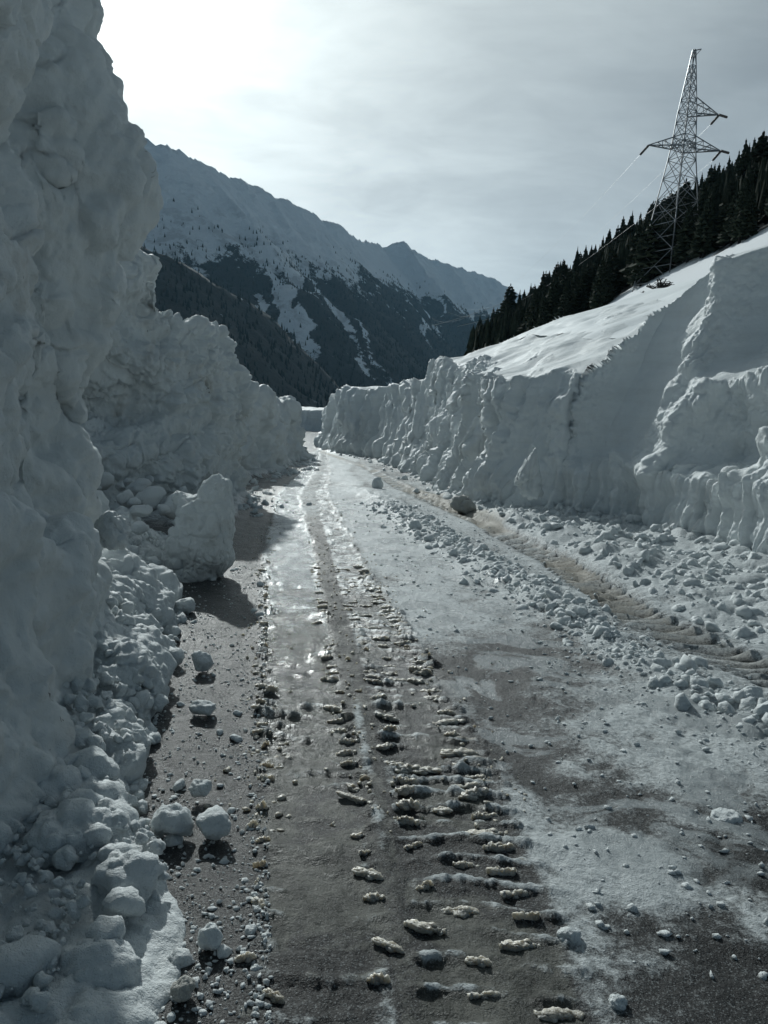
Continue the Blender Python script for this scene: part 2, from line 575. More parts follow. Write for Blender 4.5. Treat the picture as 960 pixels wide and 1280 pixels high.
def road_fields(x, y):
    """height and cover of the road at world points"""
    z0 = np.zeros_like(x)
    far = sstep(34, 14, y)
    n = fbm(x*1.1, y*1.1, z0, 4, 1)
    nf = fbm(x*6, y*6, z0, 4, 5)
    nff = fbm(x*22, y*22, z0, 3, 9)
    h = 0.022*n + 0.006*nf + 0.0022*nff
    snow = 0.50 + 0.10*n
    slush = np.full_like(x, 0.25)
    dirt = np.zeros_like(x)
    wet = np.full_like(x, 0.15)
    l1, r1 = TRK[0][0](y), TRK[0][1](y)
    l2, r2 = TRK[1][0](y), TRK[1][1](y)
    wob = 0.05*fbm(x*2.3, y*2.3, z0, 3, 21)
    # bare wet shoulder left of the marks
    sh = sstep(0.05, -0.10, x - l1 + wob)
    snow = snow*(1 - sh) + sh*(0.08 + 0.28*nf*0.5 + 0.25*sstep(12, 22, y))
    slush = slush*(1 - sh) + sh*0.2
    wet = np.maximum(wet, sh*0.65)
    h = h - 0.02*sh
    # dark strip in the foreground, ice film in the middle lane
    mid = sstep(-0.05, 0.15, x - r2 - wob)*sstep(0.1, -0.15, x - WIN(y) + wob)
    near = sstep(3.9, 1.7, y + 1.2*n + 0.35*nf + 0.35*(1.2 - x))
    patch = np.exp(-(((x - 0.75 - 0.12*(y-5)*0)/0.55)**2 + ((y - 5.0)/0.75)**2))
    snow = snow + mid*(0.0 + 0.16*n + 0.10*nf - 0.27*near - 0.32*patch + 0.26*sstep(5, 9, y))
    wet = np.maximum(wet, mid*0.3*(1 - near))
    right_near = sstep(0.0, 0.3, x - r2)*near
    snow = snow - 0.15*right_near
    # left pair of wheel marks
    for k, (l, r) in enumerate(((l1, r1), (l2, r2))):
        wdt = np.maximum(r - l, 0.05)
        u = (x - l + (1.1 if k == 0 else 0.7)*wob)/wdt
        ins = sstep(-0.13, 0.13, u)*sstep(1.13, 0.87, u)
        ph = y/0.138 + 0.5*np.abs(u - 0.5)*(1 if k else -1) + 0.35*fbm(x*1.5, y*1.5, z0, 2, 31)
        saw = ph - np.floor(ph)
        saw = np.clip(saw + 0.10*nf, 0, 1)
        lug = sstep(0.28, 0.52, saw)*sstep(0.74, 0.56, saw)*(0.75 + 0.6*nff)
        irregular = np.clip(0.85 + 0.7*fbm(x*3.1, y*3.1, z0 + k, 3, 41), 0.1, 1.4)
        edge = np.exp(-((u - 1.0)/0.16)**2) if k else 0.55*np.exp(-((u - 0.02)/0.10)**2) + 0.6*np.exp(-((u - 1.0)/0.10)**2)
        if k:
            edge = edge + 0.5*np.exp(-((u - 0.1)/0.13)**2)
        h = h + ins*(-0.012 + 0.016*np.clip(fbm(x*4, y*13, z0, 3, 43) - .1, 0, 1)) + far*(0.020 + 0.022*sstep(1.8, 3.6, y))*np.tanh(irregular*lug*((0.012 + 0.012*k)*ins + 0.040*edge)/0.034)*(0.8 + 0.45*nf)
        snow = snow*(1 - ins) + ins*(0.14 + 0.16*nf + 0.55*lug*(0.35 + 0.65*k)*irregular + 0.45*lug*irregular*edge + 0.48*sstep(4.0, 9.5, y)*(0.55 if k else 1.0))  # paling with distance: frost plus sky reflection put into the snow colour
        wet_near = sstep(2.4, 5.5, y)
        slush = slush*(1 - ins) + ins*(0.62 + 0.3*n + 0.2*nf - 0.34*sstep(4.2, 2.4, y) - 0.12*k)
        sp = fbm(x*2.6, y*1.9, z0, 4, 47 + k, .6)
        nearw = ins*sstep(5.0, 3.2, y)
        slush = slush*(1 - nearw) + nearw*(0.50 + 0.6*sp)
        slush = slush + ins*lug*0.45*np.clip(irregular, 0.4, 1)
        dirt = np.maximum(dirt, far*(0.75*lug*irregular*(0.35*ins + 0.65*edge)*sstep(1.3, 4, y)))
        wet = np.maximum(wet, ins*(1.0 if k == 0 else 0.65)*(0.15 + 0.85*wet_near))
    between = sstep(-0.02, 0.02, x - r1)*sstep(0.02, -0.02, x - l2)
    snow = snow*(1 - 0.75*between*sstep(14, 9, y))
    slush = np.maximum(slush, between*0.5)
    # crisp snow strip left standing between the two marks
    c = (r1 + l2)*0.5
    gap = np.exp(-((x - c)/np.maximum(0.04, 0.22*(l2 - r1)))**2)*sstep(2.4, 3.2, y)*sstep(5.6, 4.4, y)*np.clip(0.7 + nf, 0, 1)
    snow = np.maximum(snow, gap*0.62)
    h = h + 0.008*gap
    # windrow of clods
    d = x - WIN(y)
    win = np.exp(-(d/(0.20 + 0.012*y))**2)*sstep(2.5, 4.0, y)*sstep(24, 15, y)
    pf = puffs(x*5.2, y*5.2, z0 + 0.5, 2)
    pf2 = puffs(x*11, y*11, z0 + 0.5, 4)
    h = h + win*(0.06*pf*(0.4 + 0.6*(n > -0.3)) + 0.035*pf2)
    snow = np.maximum(snow, win*(0.55 + 0.5*pf))
    # rough strip right of the windrow, and rubble up to the wall
    dr = x - RTR(y)
    rub = sstep(0.10, 0.5, dr)*sstep(18, 13, y)
    rub2 = sstep(0.1, 0.3, x - WIN(y))*sstep(-0.15, -0.3, dr)
    lf = np.clip(0.6 + 0.8*fbm(x*0.9, y*0.9, z0, 3, 55), 0, 1.3)
    h = h + rub*(0.05 + lf*(0.12*puffs(x*3.1, y*3.1, z0 + .5, 7) + 0.04*pf) + 0.03*pf2) + rub2*0.018*pf2*lf
    snow = snow*(1 - rub) + rub*(0.62 + 0.35*pf) 
    snow = snow + 0.1*rub2
    # coarse crust right of the ice lane in the foreground
    cr = sstep(0.2, 0.6, x - r2)*sstep(6.5, 4.0, y)*sstep(1.9, 2.9, y)
    h = h + cr*(0.012*pf2 + 0.018*pf*lf)
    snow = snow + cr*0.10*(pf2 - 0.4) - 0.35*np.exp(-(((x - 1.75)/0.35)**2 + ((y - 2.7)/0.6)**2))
    # right wheel mark with its tread
    u = dr/0.42 + 0.5
    ins = sstep(-0.05, 0.08, u)*sstep(1.05, 0.92, u)
    ph = y/0.165 + 0.9*u + 0.2*fbm(x*2, y*2, z0, 2, 61)
    lug = np.exp(-(((ph - np.floor(ph)) - 0.5)/0.17)**2)
    rim = np.exp(-((u - 1.05)/0.22)**2)
    h = h*(1 - 0.8*ins) + far*(ins*(-0.04 + 0.065*lug) + 0.06*rim*(0.5 + 0.5*lug))
    snow = snow*(1 - ins) + ins*(0.42 + 0.25*lug)
    dirt = np.maximum(dirt, ins*(0.62 + 0.25*n - 0.1*lug)*sstep(3.0, 5, y))
    # brown thawed patch by the notch
    br = np.exp(-(((x - RTR(y) - 0.1)/0.42)**2))*sstep(11, 15, y)*sstep(25, 18, y)
    dirt = np.maximum(dirt, br*(0.85 + 0.4*n))
    # banks of loose snow along both wall feet
    ft = np.exp(-((x - RB(y) + 0.1)/0.3)**2)
    h = h + ft*(0.06 + 0.08*pf)
    snow = np.maximum(snow, ft*0.95)
    fl = sstep(0.25, -0.15, x - LB(y))*sstep(9, 14, y)
    h = h + fl*(0.08 + 0.10*pf)
    snow = np.maximum(snow, fl*0.95)
    out = sstep(0.0, 0.5, x - RB(y))
    snow = snow*(1 - out) + out
    glaze = np.clip(mid*sstep(2.2, 3.2, y)*sstep(22, 14, y) + 0.5*sh*0, 0, 1)
    return h, snow, slush, dirt, wet, glaze


def road_z(x, y):
    a = road_fields(np.array([x], np.float32), np.array([y], np.float32))
    return float(a[0][0])


def build_road():
    th = np.radians(np.concatenate([np.linspace(-80, -37, 18)[:-1], np.linspace(-37, 37, 620), np.linspace(37, 80, 18)[1:]]))
    rr = np.exp(np.arange(math.log(0.9), math.log(130), 0.0058))
    Rg, Tg = np.meshgrid(rr, th, indexing='ij')
    x, y = (Rg*np.sin(Tg)).ravel(), (Rg*np.cos(Tg)).ravel()
    h, snow, slush, dirt, wet, glaze = road_fields(x, y)
    V = np.stack([x, y, h], 1)
    me = raw_mesh('road', V, grid_faces(len(rr), len(th), True))
    for n, a in (('snow', snow), ('slush', slush), ('dirt', dirt), ('wet', wet), ('glaze', glaze)):
        attr(me, n, a)
    o = link('road', me, M_ROAD)
    tag(o, 'wet ice glazed road with wheel tracks and packed snow between the banks', kind='structure')
    return o


road = build_road()


def build_ground():
    rr = np.concatenate([[0.01], np.geomspace(2, 9000, 40)])
    th = np.linspace(0, 2*math.pi, 97)
    Rg, Tg = np.meshgrid(rr, th, indexing='ij')
    x, y = Rg*np.cos(Tg), Rg*np.sin(Tg)
    z = -0.12 + 0*x - 12*sstep(150, 900, Rg)
    me = raw_mesh('ground', np.stack([x.ravel(), y.ravel(), z.ravel()], 1), grid_faces(len(rr), len(th)))
    tag(link('ground', me, M_FIELD), 'flat snow covered valley floor', kind='structure')


build_ground()

# ------------------------------------------------------------------ right wall and the snow slope above it
RT = lin((2, 5.2), (6, 4.9), (9.2, 4.15), (10.5, 4.0), (11.8, 3.95), (12.8, 4.0), (13.5, 3.9), (14.0, 3.6), (14.4, 3.15), (14.55, 2.5), (16.3, 2.45), (18, 2.65), (20, 2.85), (25.9, 3.45),
         (26.3, 3.1), (30, 2.85), (31, 3.15), (46, 3.1), (60, 2.9), (110, 2.8))
ZS = [0, .45, .85, 1.1, 1.6, 2.0, 2.4, 2.8, 3.4, 4.2]
OFF = Table2(
    [5, 8.4, 9.4, 10.1, 10.45, 10.8, 11.6, 12.0, 12.25, 12.5, 12.8, 13.05, 13.3, 13.9, 14.35, 14.6, 15.5, 16.4, 18, 22, 26, 46], ZS,
    [[0, .02, .06, .12, .25, .35, .70, 1.0, 1.5, 2.2],
     [0, .02, .06, .12, .20, .30, .90, 1.3, 1.9, 2.6],
     [0, .02, .06, .12, .20, .40, 1.1, 1.6, 2.2, 2.9],
     [0, .02, .06, .12, .25, .80, 1.3, 1.7, 2.3, 3.0],
     [0, .02, .06, .25, .70, 1.0, 1.1, 1.5, 2.1, 2.8],
     [0, .02, .06, .75, 1.0, 1.05, .95, 1.3, 1.9, 2.6],
     [0, .02, .06, .70, .90, .90, .70, 1.3, 1.9, 2.6],
     [0, .02, .06, .30, .40, .40, .40, 1.4, 2.0, 2.7],
     [0, .02, .02, .05, .12, .22, .45, 1.3, 1.9, 2.6],
     [0, .02, .02, .05, .12, .25, .45, .9, 1.5, 2.2],
     [0, .02, .04, .08, .15, .28, .42, .55, .75, 1.0],
     [0, .02, .10, .20, .30, .45, .60, .75, .95, 1.2],
     [0, .02, .10, .30, .50, .65, .80, .95, 1.2, 1.6],
     [0, .02, .14, .45, .70, .85, 1.0, 1.15, 1.4, 1.8],
     [0, .02, .14, .40, .60, .75, .90, 1.05, 1.3, 1.7],
     [0, .02, .06, .10, .14, .17, .22, .40, .6, .8],
     [0, .05, .12, .18, .22, .25, .30, .40, .5, .7],
     [0, .05, .10, .15, .20, .22, .25, .35, .5, .7],
     [0, .05, .08, .10, .14, .17, .20, .28, .4, .6],
     [0, .05, .10, .15, .20, .25, .28, .36, .5, .7],
     [0, .03, .06, .08, .12, .14, .16, .22, .3, .5],
     [0, .03, .06, .08, .12, .14, .16, .22, .3, .5]], smooth=1)


def slope_rise(d, y):
    k = np.interp(y, [0, 20, 26, 27, 46, 60], [.42, .42, .40, .12, .10, .06])
    crest = 7.0
    d = np.maximum(d, 0)
    return k*(d - np.maximum(d - crest, 0)*0.8)


def slope_z(x, y):
    return RT(y) + slope_rise(x - RB(y), y) + 0.10*fbm(x*0.35, y*0.35, 0*x, 3, 71) - 0.05


def rwall_sdf(x, y, z):
    wig = 0.10*fbm(x*0.9, y*0.9, z*0.7, 3, 77)
    xf = RB(y) + OFF(y, z) + wig
    # columns and ribs of the broken upper wall further along
    far = sstep(14.6, 15.4, y)
    col = vnoise(y*1.7, z*0.30, 0*x, 81)
    col2 = vnoise(y*4.1, z*0.7, 0*x + .5, 83)
    xf = xf + far*(0.42*np.abs(col) + 0.18*col2)*np.interp(z, [0, .7, 2.5], [.35, .9, 1.2])
    xf = xf - far*0.18*sstep(1.0, .4, z)*(1 + vnoise(y*2.2, z*2.2, 0*x, 85))
    # the dark notch
    nt = sstep(.14, -.04, np.maximum(np.abs(y - 17.0) - 0.42, z - 1.5 - 0.15*vnoise(y*3, 0*x, 0*x, 3)))
    xf = xf + nt*1.1
    dx = xf - x
    top = z - slope_z(x, y) - 0.06*vnoise(x*2, y*2, 0*x, 87)*far
    return smax(dx*0.85, top*0.9, 0.10)


def rwall_disp(V, N, ys):
    x, y, z = V.T
    facing = np.clip((-N[:, 0] - 0.58)*3.5, 0, 1)
    smooth_zone = sstep(13.1, 13.3, y)*sstep(14.5, 14.3, y)*sstep(1.0, 1.3, z)
    smooth_zone = np.maximum(smooth_zone, sstep(12.6, 12.3, y)*sstep(2.6, 2.9, z))
    rough = 1 - 0.8*smooth_zone
    band = sstep(1.15, 0.75, z + 0.18*vnoise(y*1.5, 0*y, 0*y, 91))*sstep(16.6, 15.8, y)
    facing_b = np.clip((-N[:, 0] - 0.25)*3, 0, 1)
    g = 1 - np.abs(vnoise(y*7.5, z*0.5, x*0.3, 93))
    g2 = vnoise(y*17, z*0.8, x*0.5, 94)
    d = facing_b*band*(0.15*(g**2 - .4) + 0.05*(1 - np.abs(g2))) 
    lay = vnoise(y*0.6, z*6.5, x*0.6, 95)
    d += facing*0.012*lay*(1 - band)
    pf = puffs(x*2.6, y*2.6, z*2.6, 11)
    pf2 = puffs(x*6.5, y*6.5, z*6.5, 12)
    clump = np.clip(0.3 + 1.2*fbm(x*0.8, y*0.8, z*0.8, 2, 97), 0, 1)*rough*(1 - band)
    fc = np.clip(facing*1.6, 0.06, 1)
    d += fc*rough*(1 - .7*band)*0.15*(creases(x*1.5, y*1.5, z*1.2, 5, 106) - .45)
    d += fc*clump*(0.10*pf + 0.05*pf2)
    d += fc*rough*(0.075*fbm(x*2.2, y*2.2, z*2.2, 4, 99)) + (0.001 + 0.02*np.clip(1.15 - N[:, 2], 0, 1)**2*rough)*fbm(x*9, y*9, z*9, 3, 103)
    # toppled clods where the cut meets the lower band
    mid = sstep(14.6, 15.5, y)
    rib = 1 - np.abs(vnoise(y*2.3, z*0.35, x*.4, 92))
    d += facing*mid*(0.16*(rib**3 - .3) + 0.07*fbm(x*3.3, y*3.3, z*1.8, 4, 96) + 0.05*puffs(x*5, y*5, z*3.5, 14))
    ledge = np.exp(-((z - 1.0)/0.22)**2)*sstep(14.8, 13.8, y)
    d += ledge*(0.14*pf + 0.07*pf2)
    # cornice crumbs along the top edge
    edge = (np.clip(N[:, 2], 0, 1)*np.clip(-N[:, 0], 0, 1) - 0.40)*12
    d += np.clip(edge, 0, 1)*0.05*pf2
    return d


def wall_object(name, lo, hi, vox, fn, disp, mat, label, cat, group=None, fine=False):
    V, F = sdf_mesh(lo, hi, vox, fn)
    if fine:
        V, F = subdivide(V, F)
    N = vnormals(V, F)
    V = V + N*disp(V, N)[:, None]
    me = raw_mesh(name, V, F)
    o = link(name, me, mat)
    tag(o, label, cat, group)
    return o


def seg(fn, y0, y1):
    return lambda x, y, z: np.maximum(fn(x, y, z), np.maximum(y0 - y, y - y1))


rd = lambda V, N: rwall_disp(V, N, None)
wall_object('snow_wall', (1.6, 4.0, -0.2), (8.6, 15.0, 5.8), 0.035, seg(rwall_sdf, 4.1, 14.62), rd, M_CUT,
            'tall cut snow wall on the right with smooth scooped hollows and vertical scrape marks along its foot', 'snow wall', 'cut snow walls beside the road', True)
wall_object('snow_wall', (0.4, 14.4, -0.2), (6.2, 26.3, 5.0), 0.05, seg(rwall_sdf, 14.6, 26.15), rd, M_CUT,
            'broken ribbed snow wall with a dark notch at its foot and a jagged top', 'snow wall', 'cut snow walls beside the road', True)
wall_object('snow_wall', (-7, 26.0, -0.2), (3.5, 52.5, 4.6), 0.09, seg(rwall_sdf, 26.1, 52), rd, M_CUT,
            'low flat topped far snow wall at the bend before the dark forest', 'snow wall', 'cut snow walls beside the road')
wall_object('snow_wall', (-34, 105, -0.3), (14, 119, 4.2), 0.25, seg(rwall_sdf, 106, 118), rd, M_CUT,
            'most distant strip of snow wall beyond the bend of the road', 'snow wall', 'cut snow walls beside the road')


def build_slope():
    ys = np.concatenate([np.linspace(1, 60, 240), np.linspace(62, 64, 3)])
    ds = np.concatenate([np.linspace(2.6, 12, 130), np.linspace(12.5, 130, 60)])
    Yg, Dg = np.meshgrid(ys, ds, indexing='ij')
    x = (RB(Yg) + Dg)
    y = Yg
    z = slope_z(x.ravel(), y.ravel()).reshape(x.shape) - 0.02
    z += np.where(Dg > 12, 0.10*(Dg - 12), 0)*sstep(40, 25, Yg)
    # trampled holes and clods near the broken edge
    pf = puffs(x.ravel()*1.6, y.ravel()*1.6, 0*x.ravel(), 5).reshape(x.shape)
    tr = np.exp(-(((y - 23)/4)**2 + ((Dg - 3.4)/1.0)**2))
    z += tr*0.22*(pf - 0.4)
    me = raw_mesh('snow_slope', np.stack([x.ravel(), y.ravel(), z.ravel()], 1), grid_faces(len(ys), len(ds), True))
    tag(link('snow_slope', me, M_FIELD), 'smooth snow slope above the right wall', kind='structure')


build_slope()

# ------------------------------------------------------------------ left walls
ZL = np.linspace(0, 5.6, 40)


def section(Y, pix):
    """outline points of a wall seen at distance Y -> x for every height"""
    P = np.array([pt(a, b, Y) for a, b in pix])
    o = np.argsort(P[:, 2])
    return np.interp(ZL, P[o, 2], P[o, 0])


secB1 = section(4.0, [(88, 0), (84, 50), (62, 100), (46, 170), (55, 250), (78, 300), (112, 380), (112, 440), (84, 490), (80, 560), (70, 640), (60, 700), (60, 900)])
secB2 = section(5.4, [(118, -40), (124, 0), (135, 60), (158, 110), (186, 165), (200, 190), (193, 240), (187, 290), (150, 345), (134, 380), (136, 410), (122, 470), (98, 484), (106, 510), (106, 570), (103, 640), (100, 760)])
FB = Table2([-1.5, 2.4, 3.2, 4.0, 4.25, 4.6, 5.2, 5.6, 6.1], list(ZL),
            [secB1 + 0.35, secB1 + 0.12, secB1 + 0.05, secB1, np.minimum(secB1, secB2) - np.interp(ZL, [0, 1.6, 2.3, 3], [.1, .15, .6, .8]), secB2 - np.interp(ZL, [0, 1.6, 2.3, 3], [.1, .1, .45, .5]), secB2 - 0.02, secB2, secB2 - 0.25], smooth=1)
TOPB = lin((-1.5, 5.2), (4.0, 5.2), (5.0, 5.0), (6.2, 4.55))


def sdfB(x, y, z):
    xf = FB(y, z) - 0.11 + 0.07*fbm(x*1.1, y*1.1, z*1.1, 3, 111) - 0.13*sstep(.75, 1.0, 1 - np.abs(vnoise(x*0.9, y*0.9, z*0.7, 113)))
    d = smax((x - xf)*0.85, z - TOPB(y) - 0.25*vnoise(x*1.6, y*1.6, 0*x, 3), 0.08)
    return smax(d, y - 5.75 - 0.15*vnoise(x*1.3, z*1.3, 0*x, 5), 0.07)


def lump_disp(a=1.0, soft=1.0):
    def f(V, N):
        x, y, z = V.T
        pf = puffs(x*2.0, y*2.0, z*2.0, 21)
        pf2 = puffs(x*5.5, y*5.5, z*5.5, 22)
        cl = np.clip(0.25 + 1.3*fbm(x*0.7, y*0.7, z*0.7, 2, 117), 0, 1)
        d = cl*(0.06*pf + 0.045*pf2) + 0.07*fbm(x*1.7, y*1.7, z*1.7, 4, 119)
        d += 0.17*(creases(x*1.25, y*1.25, z*1.25, 5, 128) - .72)
        # thin horizontal bedding of the packed snow and a fine crumbly skin
        d += 0.010*vnoise(x*0.8, y*0.8, z*9, 121)
        fine = np.clip(0.35 + 1.2*fbm(x*1.9, y*1.9, z*1.9, 2, 123), 0.1, 1)
        d += fine*soft*(0.020*fbm(x*11, y*11, z*11, 3, 125) + 0.018*puffs(x*16, y*16, z*16, 23))
        # small cracks and pits
        c = 1 - np.abs(vnoise(x*2.6, y*2.6, z*2.6, 127))
        d -= 0.04*np.clip((c - 0.93)/0.07, 0, 1)
        return a*d
    return f


G_L = 'ploughed snow banks on the left'
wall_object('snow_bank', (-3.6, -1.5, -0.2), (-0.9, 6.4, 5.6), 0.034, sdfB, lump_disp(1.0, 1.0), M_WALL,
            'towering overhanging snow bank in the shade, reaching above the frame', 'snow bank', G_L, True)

TOPA = lin((-1.5, 1.25), (2.0, 1.22), (3.2, 1.16), (3.8, 1.10), (4.3, 0.92), (4.8, .5))
FA = lin((-1.5, -1.5), (1.5, -1.5), (2.4, -1.45), (3.2, -1.38), (3.8, -1.42), (4.4, -1.62), (5, -1.9))


def sdfA(x, y, z):
    rib = 0.10*np.abs(vnoise(y*2.1, z*0.5, 0*x, 131)) + 0.06*fbm(x*1.5, y*1.5, z*1.2, 3, 133)
    xf = FA(y) - rib + 0.22*np.clip(0.55 - z, 0, 1)
    d = smax((x - xf)*0.9, z - TOPA(y) - 0.12*vnoise(x*2.4, y*2.4, 0*x, 7), 0.16)
    return smax(d, y - 4.7, 0.15)


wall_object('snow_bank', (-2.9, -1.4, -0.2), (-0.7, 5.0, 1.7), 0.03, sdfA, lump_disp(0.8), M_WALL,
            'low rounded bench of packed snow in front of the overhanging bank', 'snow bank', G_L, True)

secC = section(16.0, [(240, 380), (300, 422), (309, 465), (305, 500), (313, 560), (311, 620), (311, 700)])
FC0 = lin((9.8, -7.5), (11.0, -5.6), (12.2, -4.55), (13.4, -3.75), (14.6, -3.15), (15.4, -2.85), (16.2, -2.75), (16.8, -3.3), (17.4, -4.0), (18.6, -5))
TOPC = lin((9.8, 4.6), (11.5, 4.5), (13.4, 4.3), (13.75, 4.1), (13.95, 3.4), (14.6, 3.3), (15.7, 3.15), (16.0, 2.6), (16.4, 2.0), (18.6, 1.6))


def sdfC(x, y, z):
    hollow = 1.3*np.exp(-(((y - 12.5)/1.1)**4 + ((z - 1.75)/0.42)**2)) - 0.45*np.exp(-(((y - 13.2)/1.3)**2 + ((z - 0.9)/0.5)**2))
    xf = FC0(y) - 0.20 + 0.14*fbm(x*0.9, y*0.9, z*0.9, 3, 141) - hollow + 0.25*np.clip(0.9 - z, 0, 1)
    xf = xf - np.clip(z - 2.6, 0, 3)*0.18
    d = smax((x - xf)*0.75, z - TOPC(y) - 0.15*fbm(x*1.7, y*1.7, 0*x, 3, 9), 0.14)
    return smax(d, y - 18.3, 0.2)


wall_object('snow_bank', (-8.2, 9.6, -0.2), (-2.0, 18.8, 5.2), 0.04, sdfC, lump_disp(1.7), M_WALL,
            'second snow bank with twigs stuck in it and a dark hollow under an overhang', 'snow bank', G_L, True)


def far_bank(y0, y1, top, seed, vox, label):
    xs = lin((y0 - 1, LB(y0) - 1.1), (y0 + 1.2, LB(y0) - 0.15), ((y0+y1)/2, LB((y0+y1)/2) + 0.05), (y1, LB(y1) - 0.2))

    def f(x, y, z):
        xf = xs(y) + 0.25*fbm(x*0.8, y*0.8, z*0.7, 3, seed) + 0.25*np.clip(0.7 - z, 0, 1) - 0.12*z
        t = top(y) + 0.2*fbm(x*1.3, y*1.3, 0*x, 3, seed + 5)
        d = smax((x - xf)*0.8, z - t, 0.2)
        return smax(smax(d, y - y1, 0.4), y0 - y, 0.4)
    xm = min(LB(y0), LB(y1))
    return wall_object('snow_bank', (xm - 4, y0 - 0.6, -0.2), (max(LB(y0), LB(y1)) + 0.9, y1 + 0.6, 3.9), vox, f, lump_disp(1.9), M_WALL, label, 'snow bank', G_L)


far_bank(21.3, 28.0, lin((19, 2.1), (22, 2.4), (24.5, 2.2), (28, 1.6)), 151, 0.06, 'third lumpy snow bank from the camera, beside the curve of the road')
far_bank(29.5, 40, lin((29, 1.8), (33, 2.2), (40, 2.0)), 161, 0.09, 'farthest small snow bank just before the bend')

# loose heap along the foot of the left walls
TOE = lin((-1.5, -0.45), (1.0, -0.50), (1.95, -0.55), (2.4, -0.62), (2.75, -0.80), (3.2, -1.0), (4.2, -1.2), (5.57, -1.46), (6.4, -1.62), (7.2, -1.95), (7.95, -2.15), (10, -2.4), (13, -2.8))


def sdfH(x, y, z):
    d = TOE(y) + 0.10*fbm(x*2.2, y*2.2, 0*x, 3, 171) - x
    cap = np.interp(y, [-1, 2, 2.6, 3.1, 3.6, 5.0, 6, 7, 9, 11, 13], [.075, .075, .09, .19, .33, .48, .60, .55, .60, .8, .5])
    h = cap*(1 - np.exp(-np.maximum(d, 0)*np.interp(y, [0, 5, 7, 12], [1.9, 1.7, 1.2, 1.0])/cap)) - 0.03
    h = h + np.where(d > 0, 0.09*np.interp(y, [2.4, 3.4], [.35, 1])*fbm(x*2.6, y*2.6, 0*x, 3, 173)*np.clip(d*4, 0, 1), 0)
    return (z - h)*0.8 + np.where(d < 0, 0.02 - d*0.3, 0)


def heap_disp(V, N):
    x, y, z = V.T
    pf = puffs(x*4.2, y*4.2, z*4.2, 31)
    pf2 = puffs(x*9.5, y*9.5, z*9.5, 32)
    pf3 = puffs(x*22, y*22, z*22, 33)
    k = np.clip((z + 0.02)/0.1, 0, 1)*np.interp(y, [2.5, 3.4], [.3, 1])
    lo = 0.010*pf3 + 0.018*pf2*np.clip(.5 + fbm(x*3, y*3, z, 2, 36), 0, 1.2) + 0.006*fbm(x*25, y*25, z*25, 2, 39)
    return lo*np.interp(y, [2.5, 3.4], [1, 0])*np.clip((z + 0.06)/0.05, 0, 1) + k*(0.085*pf*np.clip(.5 + fbm(x*1.3, y*1.3, z, 2, 37), 0, 1.2) + 0.06*pf2*np.clip(.6 + fbm(x*2.3, y*2.3, z, 2, 38), 0, 1.2) + 0.028*pf3 + 0.05*fbm(x*4, y*4, z*4, 4, 35) + 0.012*fbm(x*25, y*25, z*25, 2, 39)) - 0.05 


o = wall_object('snow_heap', (-3.0, -1.2, -0.25), (-0.3, 9.5, 1.2), 0.016, sdfH, heap_disp, M_CHUNK,
                'knobbly heap of loose snow sloping from the left banks to the road shoulder', 'snow heap')


# ------------------------------------------------------------------ snow chunks
def lump_mesh(name, seed, sub=3, stretch=(1, 1, 1), cuts=4, amp=0.25, fine=0.06):
    bm = bmesh.new()
    bmesh.ops.create_icosphere(bm, subdivisions=sub, radius=1.0)
    V = np.array([v.co[:] for v in bm.verts])
    F = np.array([[v.index for v in f.verts] for f in bm.faces])
    bm.free()
    r = np.random.default_rng(seed)
    s = seed*3.7
    P = V*(1 + amp*fbm(V[:, 0]*0.9 + s, V[:, 1]*0.9, V[:, 2]*0.9, 3, seed % 40)[:, None])
    for _ in range(cuts):                                   # broken faces
        n = r.normal(size=3)
        n /= np.linalg.norm(n)
        d = P @ n
        h = r.uniform(0.55, 0.85)
        P = P - n*np.maximum(d - h, 0)[:, None]*0.9
    P = P*np.array(stretch)
    N = vnormals(P, F)
    P = P + N*(amp*0.45*(puffs(P[:, 0]*1.6 + s, P[:, 1]*1.6, P[:, 2]*1.6, seed % 30) - 0.5)
               + fine*0.9*puffs(P[:, 0]*4 + s, P[:, 1]*4, P[:, 2]*4, (seed + 3) % 30)
               + fine*1.2*fbm(P[:, 0]*3.5 + s, P[:, 1]*3.5, P[:, 2]*3.5, 5, seed % 17, 0.62))[:, None]
    me = raw_mesh(name, P, F)
    return me


def chunk(px, py, wpx, hpx, label, Y=None, z=None, group=None, seed=1, mat=None, deep=1.0, cuts=4, sub=4, rot=0.0, name='snow_chunk', tilt=0.0, amp=0.25, cat='snow chunk', fine=0.06, taper=0.0, skew=0.0):
    """a snow chunk whose centre shows at (px, py): on the road (Y from its foot) or at the given distance"""
    if Y is None:
        g = gp(px, py + hpx*0.42)
        Y = g[1] + 0.3*wpx*g[1]/FPX
    c = pt(px, py, Y)
    sx, sz = 0.5*wpx*Y/FPX, 0.5*hpx*Y/FPX
    me = lump_mesh(name, seed, sub, (sx, sx*deep, sz), 0, 0, 0) if False else lump_mesh(name, seed, sub, (1, deep, hpx/wpx), cuts, amp, fine)
    V = np.empty(len(me.vertices)*3, np.float32)
    me.vertices.foreach_get('co', V)
    V = V.reshape(-1, 3)
    ex = (V.max(0) - V.min(0))/2
    V = (V - (V.max(0) + V.min(0))/2)
    if taper:
        zz = np.clip((V[:, 2]/ex[2] + 1)/2, 0, 1)
        V[:, 0] = V[:, 0]*(1 - taper*zz) + ex[0]*skew*zz
        V[:, 1] *= (1 - .6*taper*zz)
    V[:, 0] *= sx/ex[0]
    V[:, 1] *= sx*deep/ex[1]
    V[:, 2] *= sz/ex[2]
    me.vertices.foreach_set('co', V.ravel())
    me.update()
    o = link(name, me, mat or M_CHUNK)
    o.location = c
    o.rotation_euler = (0, tilt, rot)
    tag(o, label, cat, group)
    return o


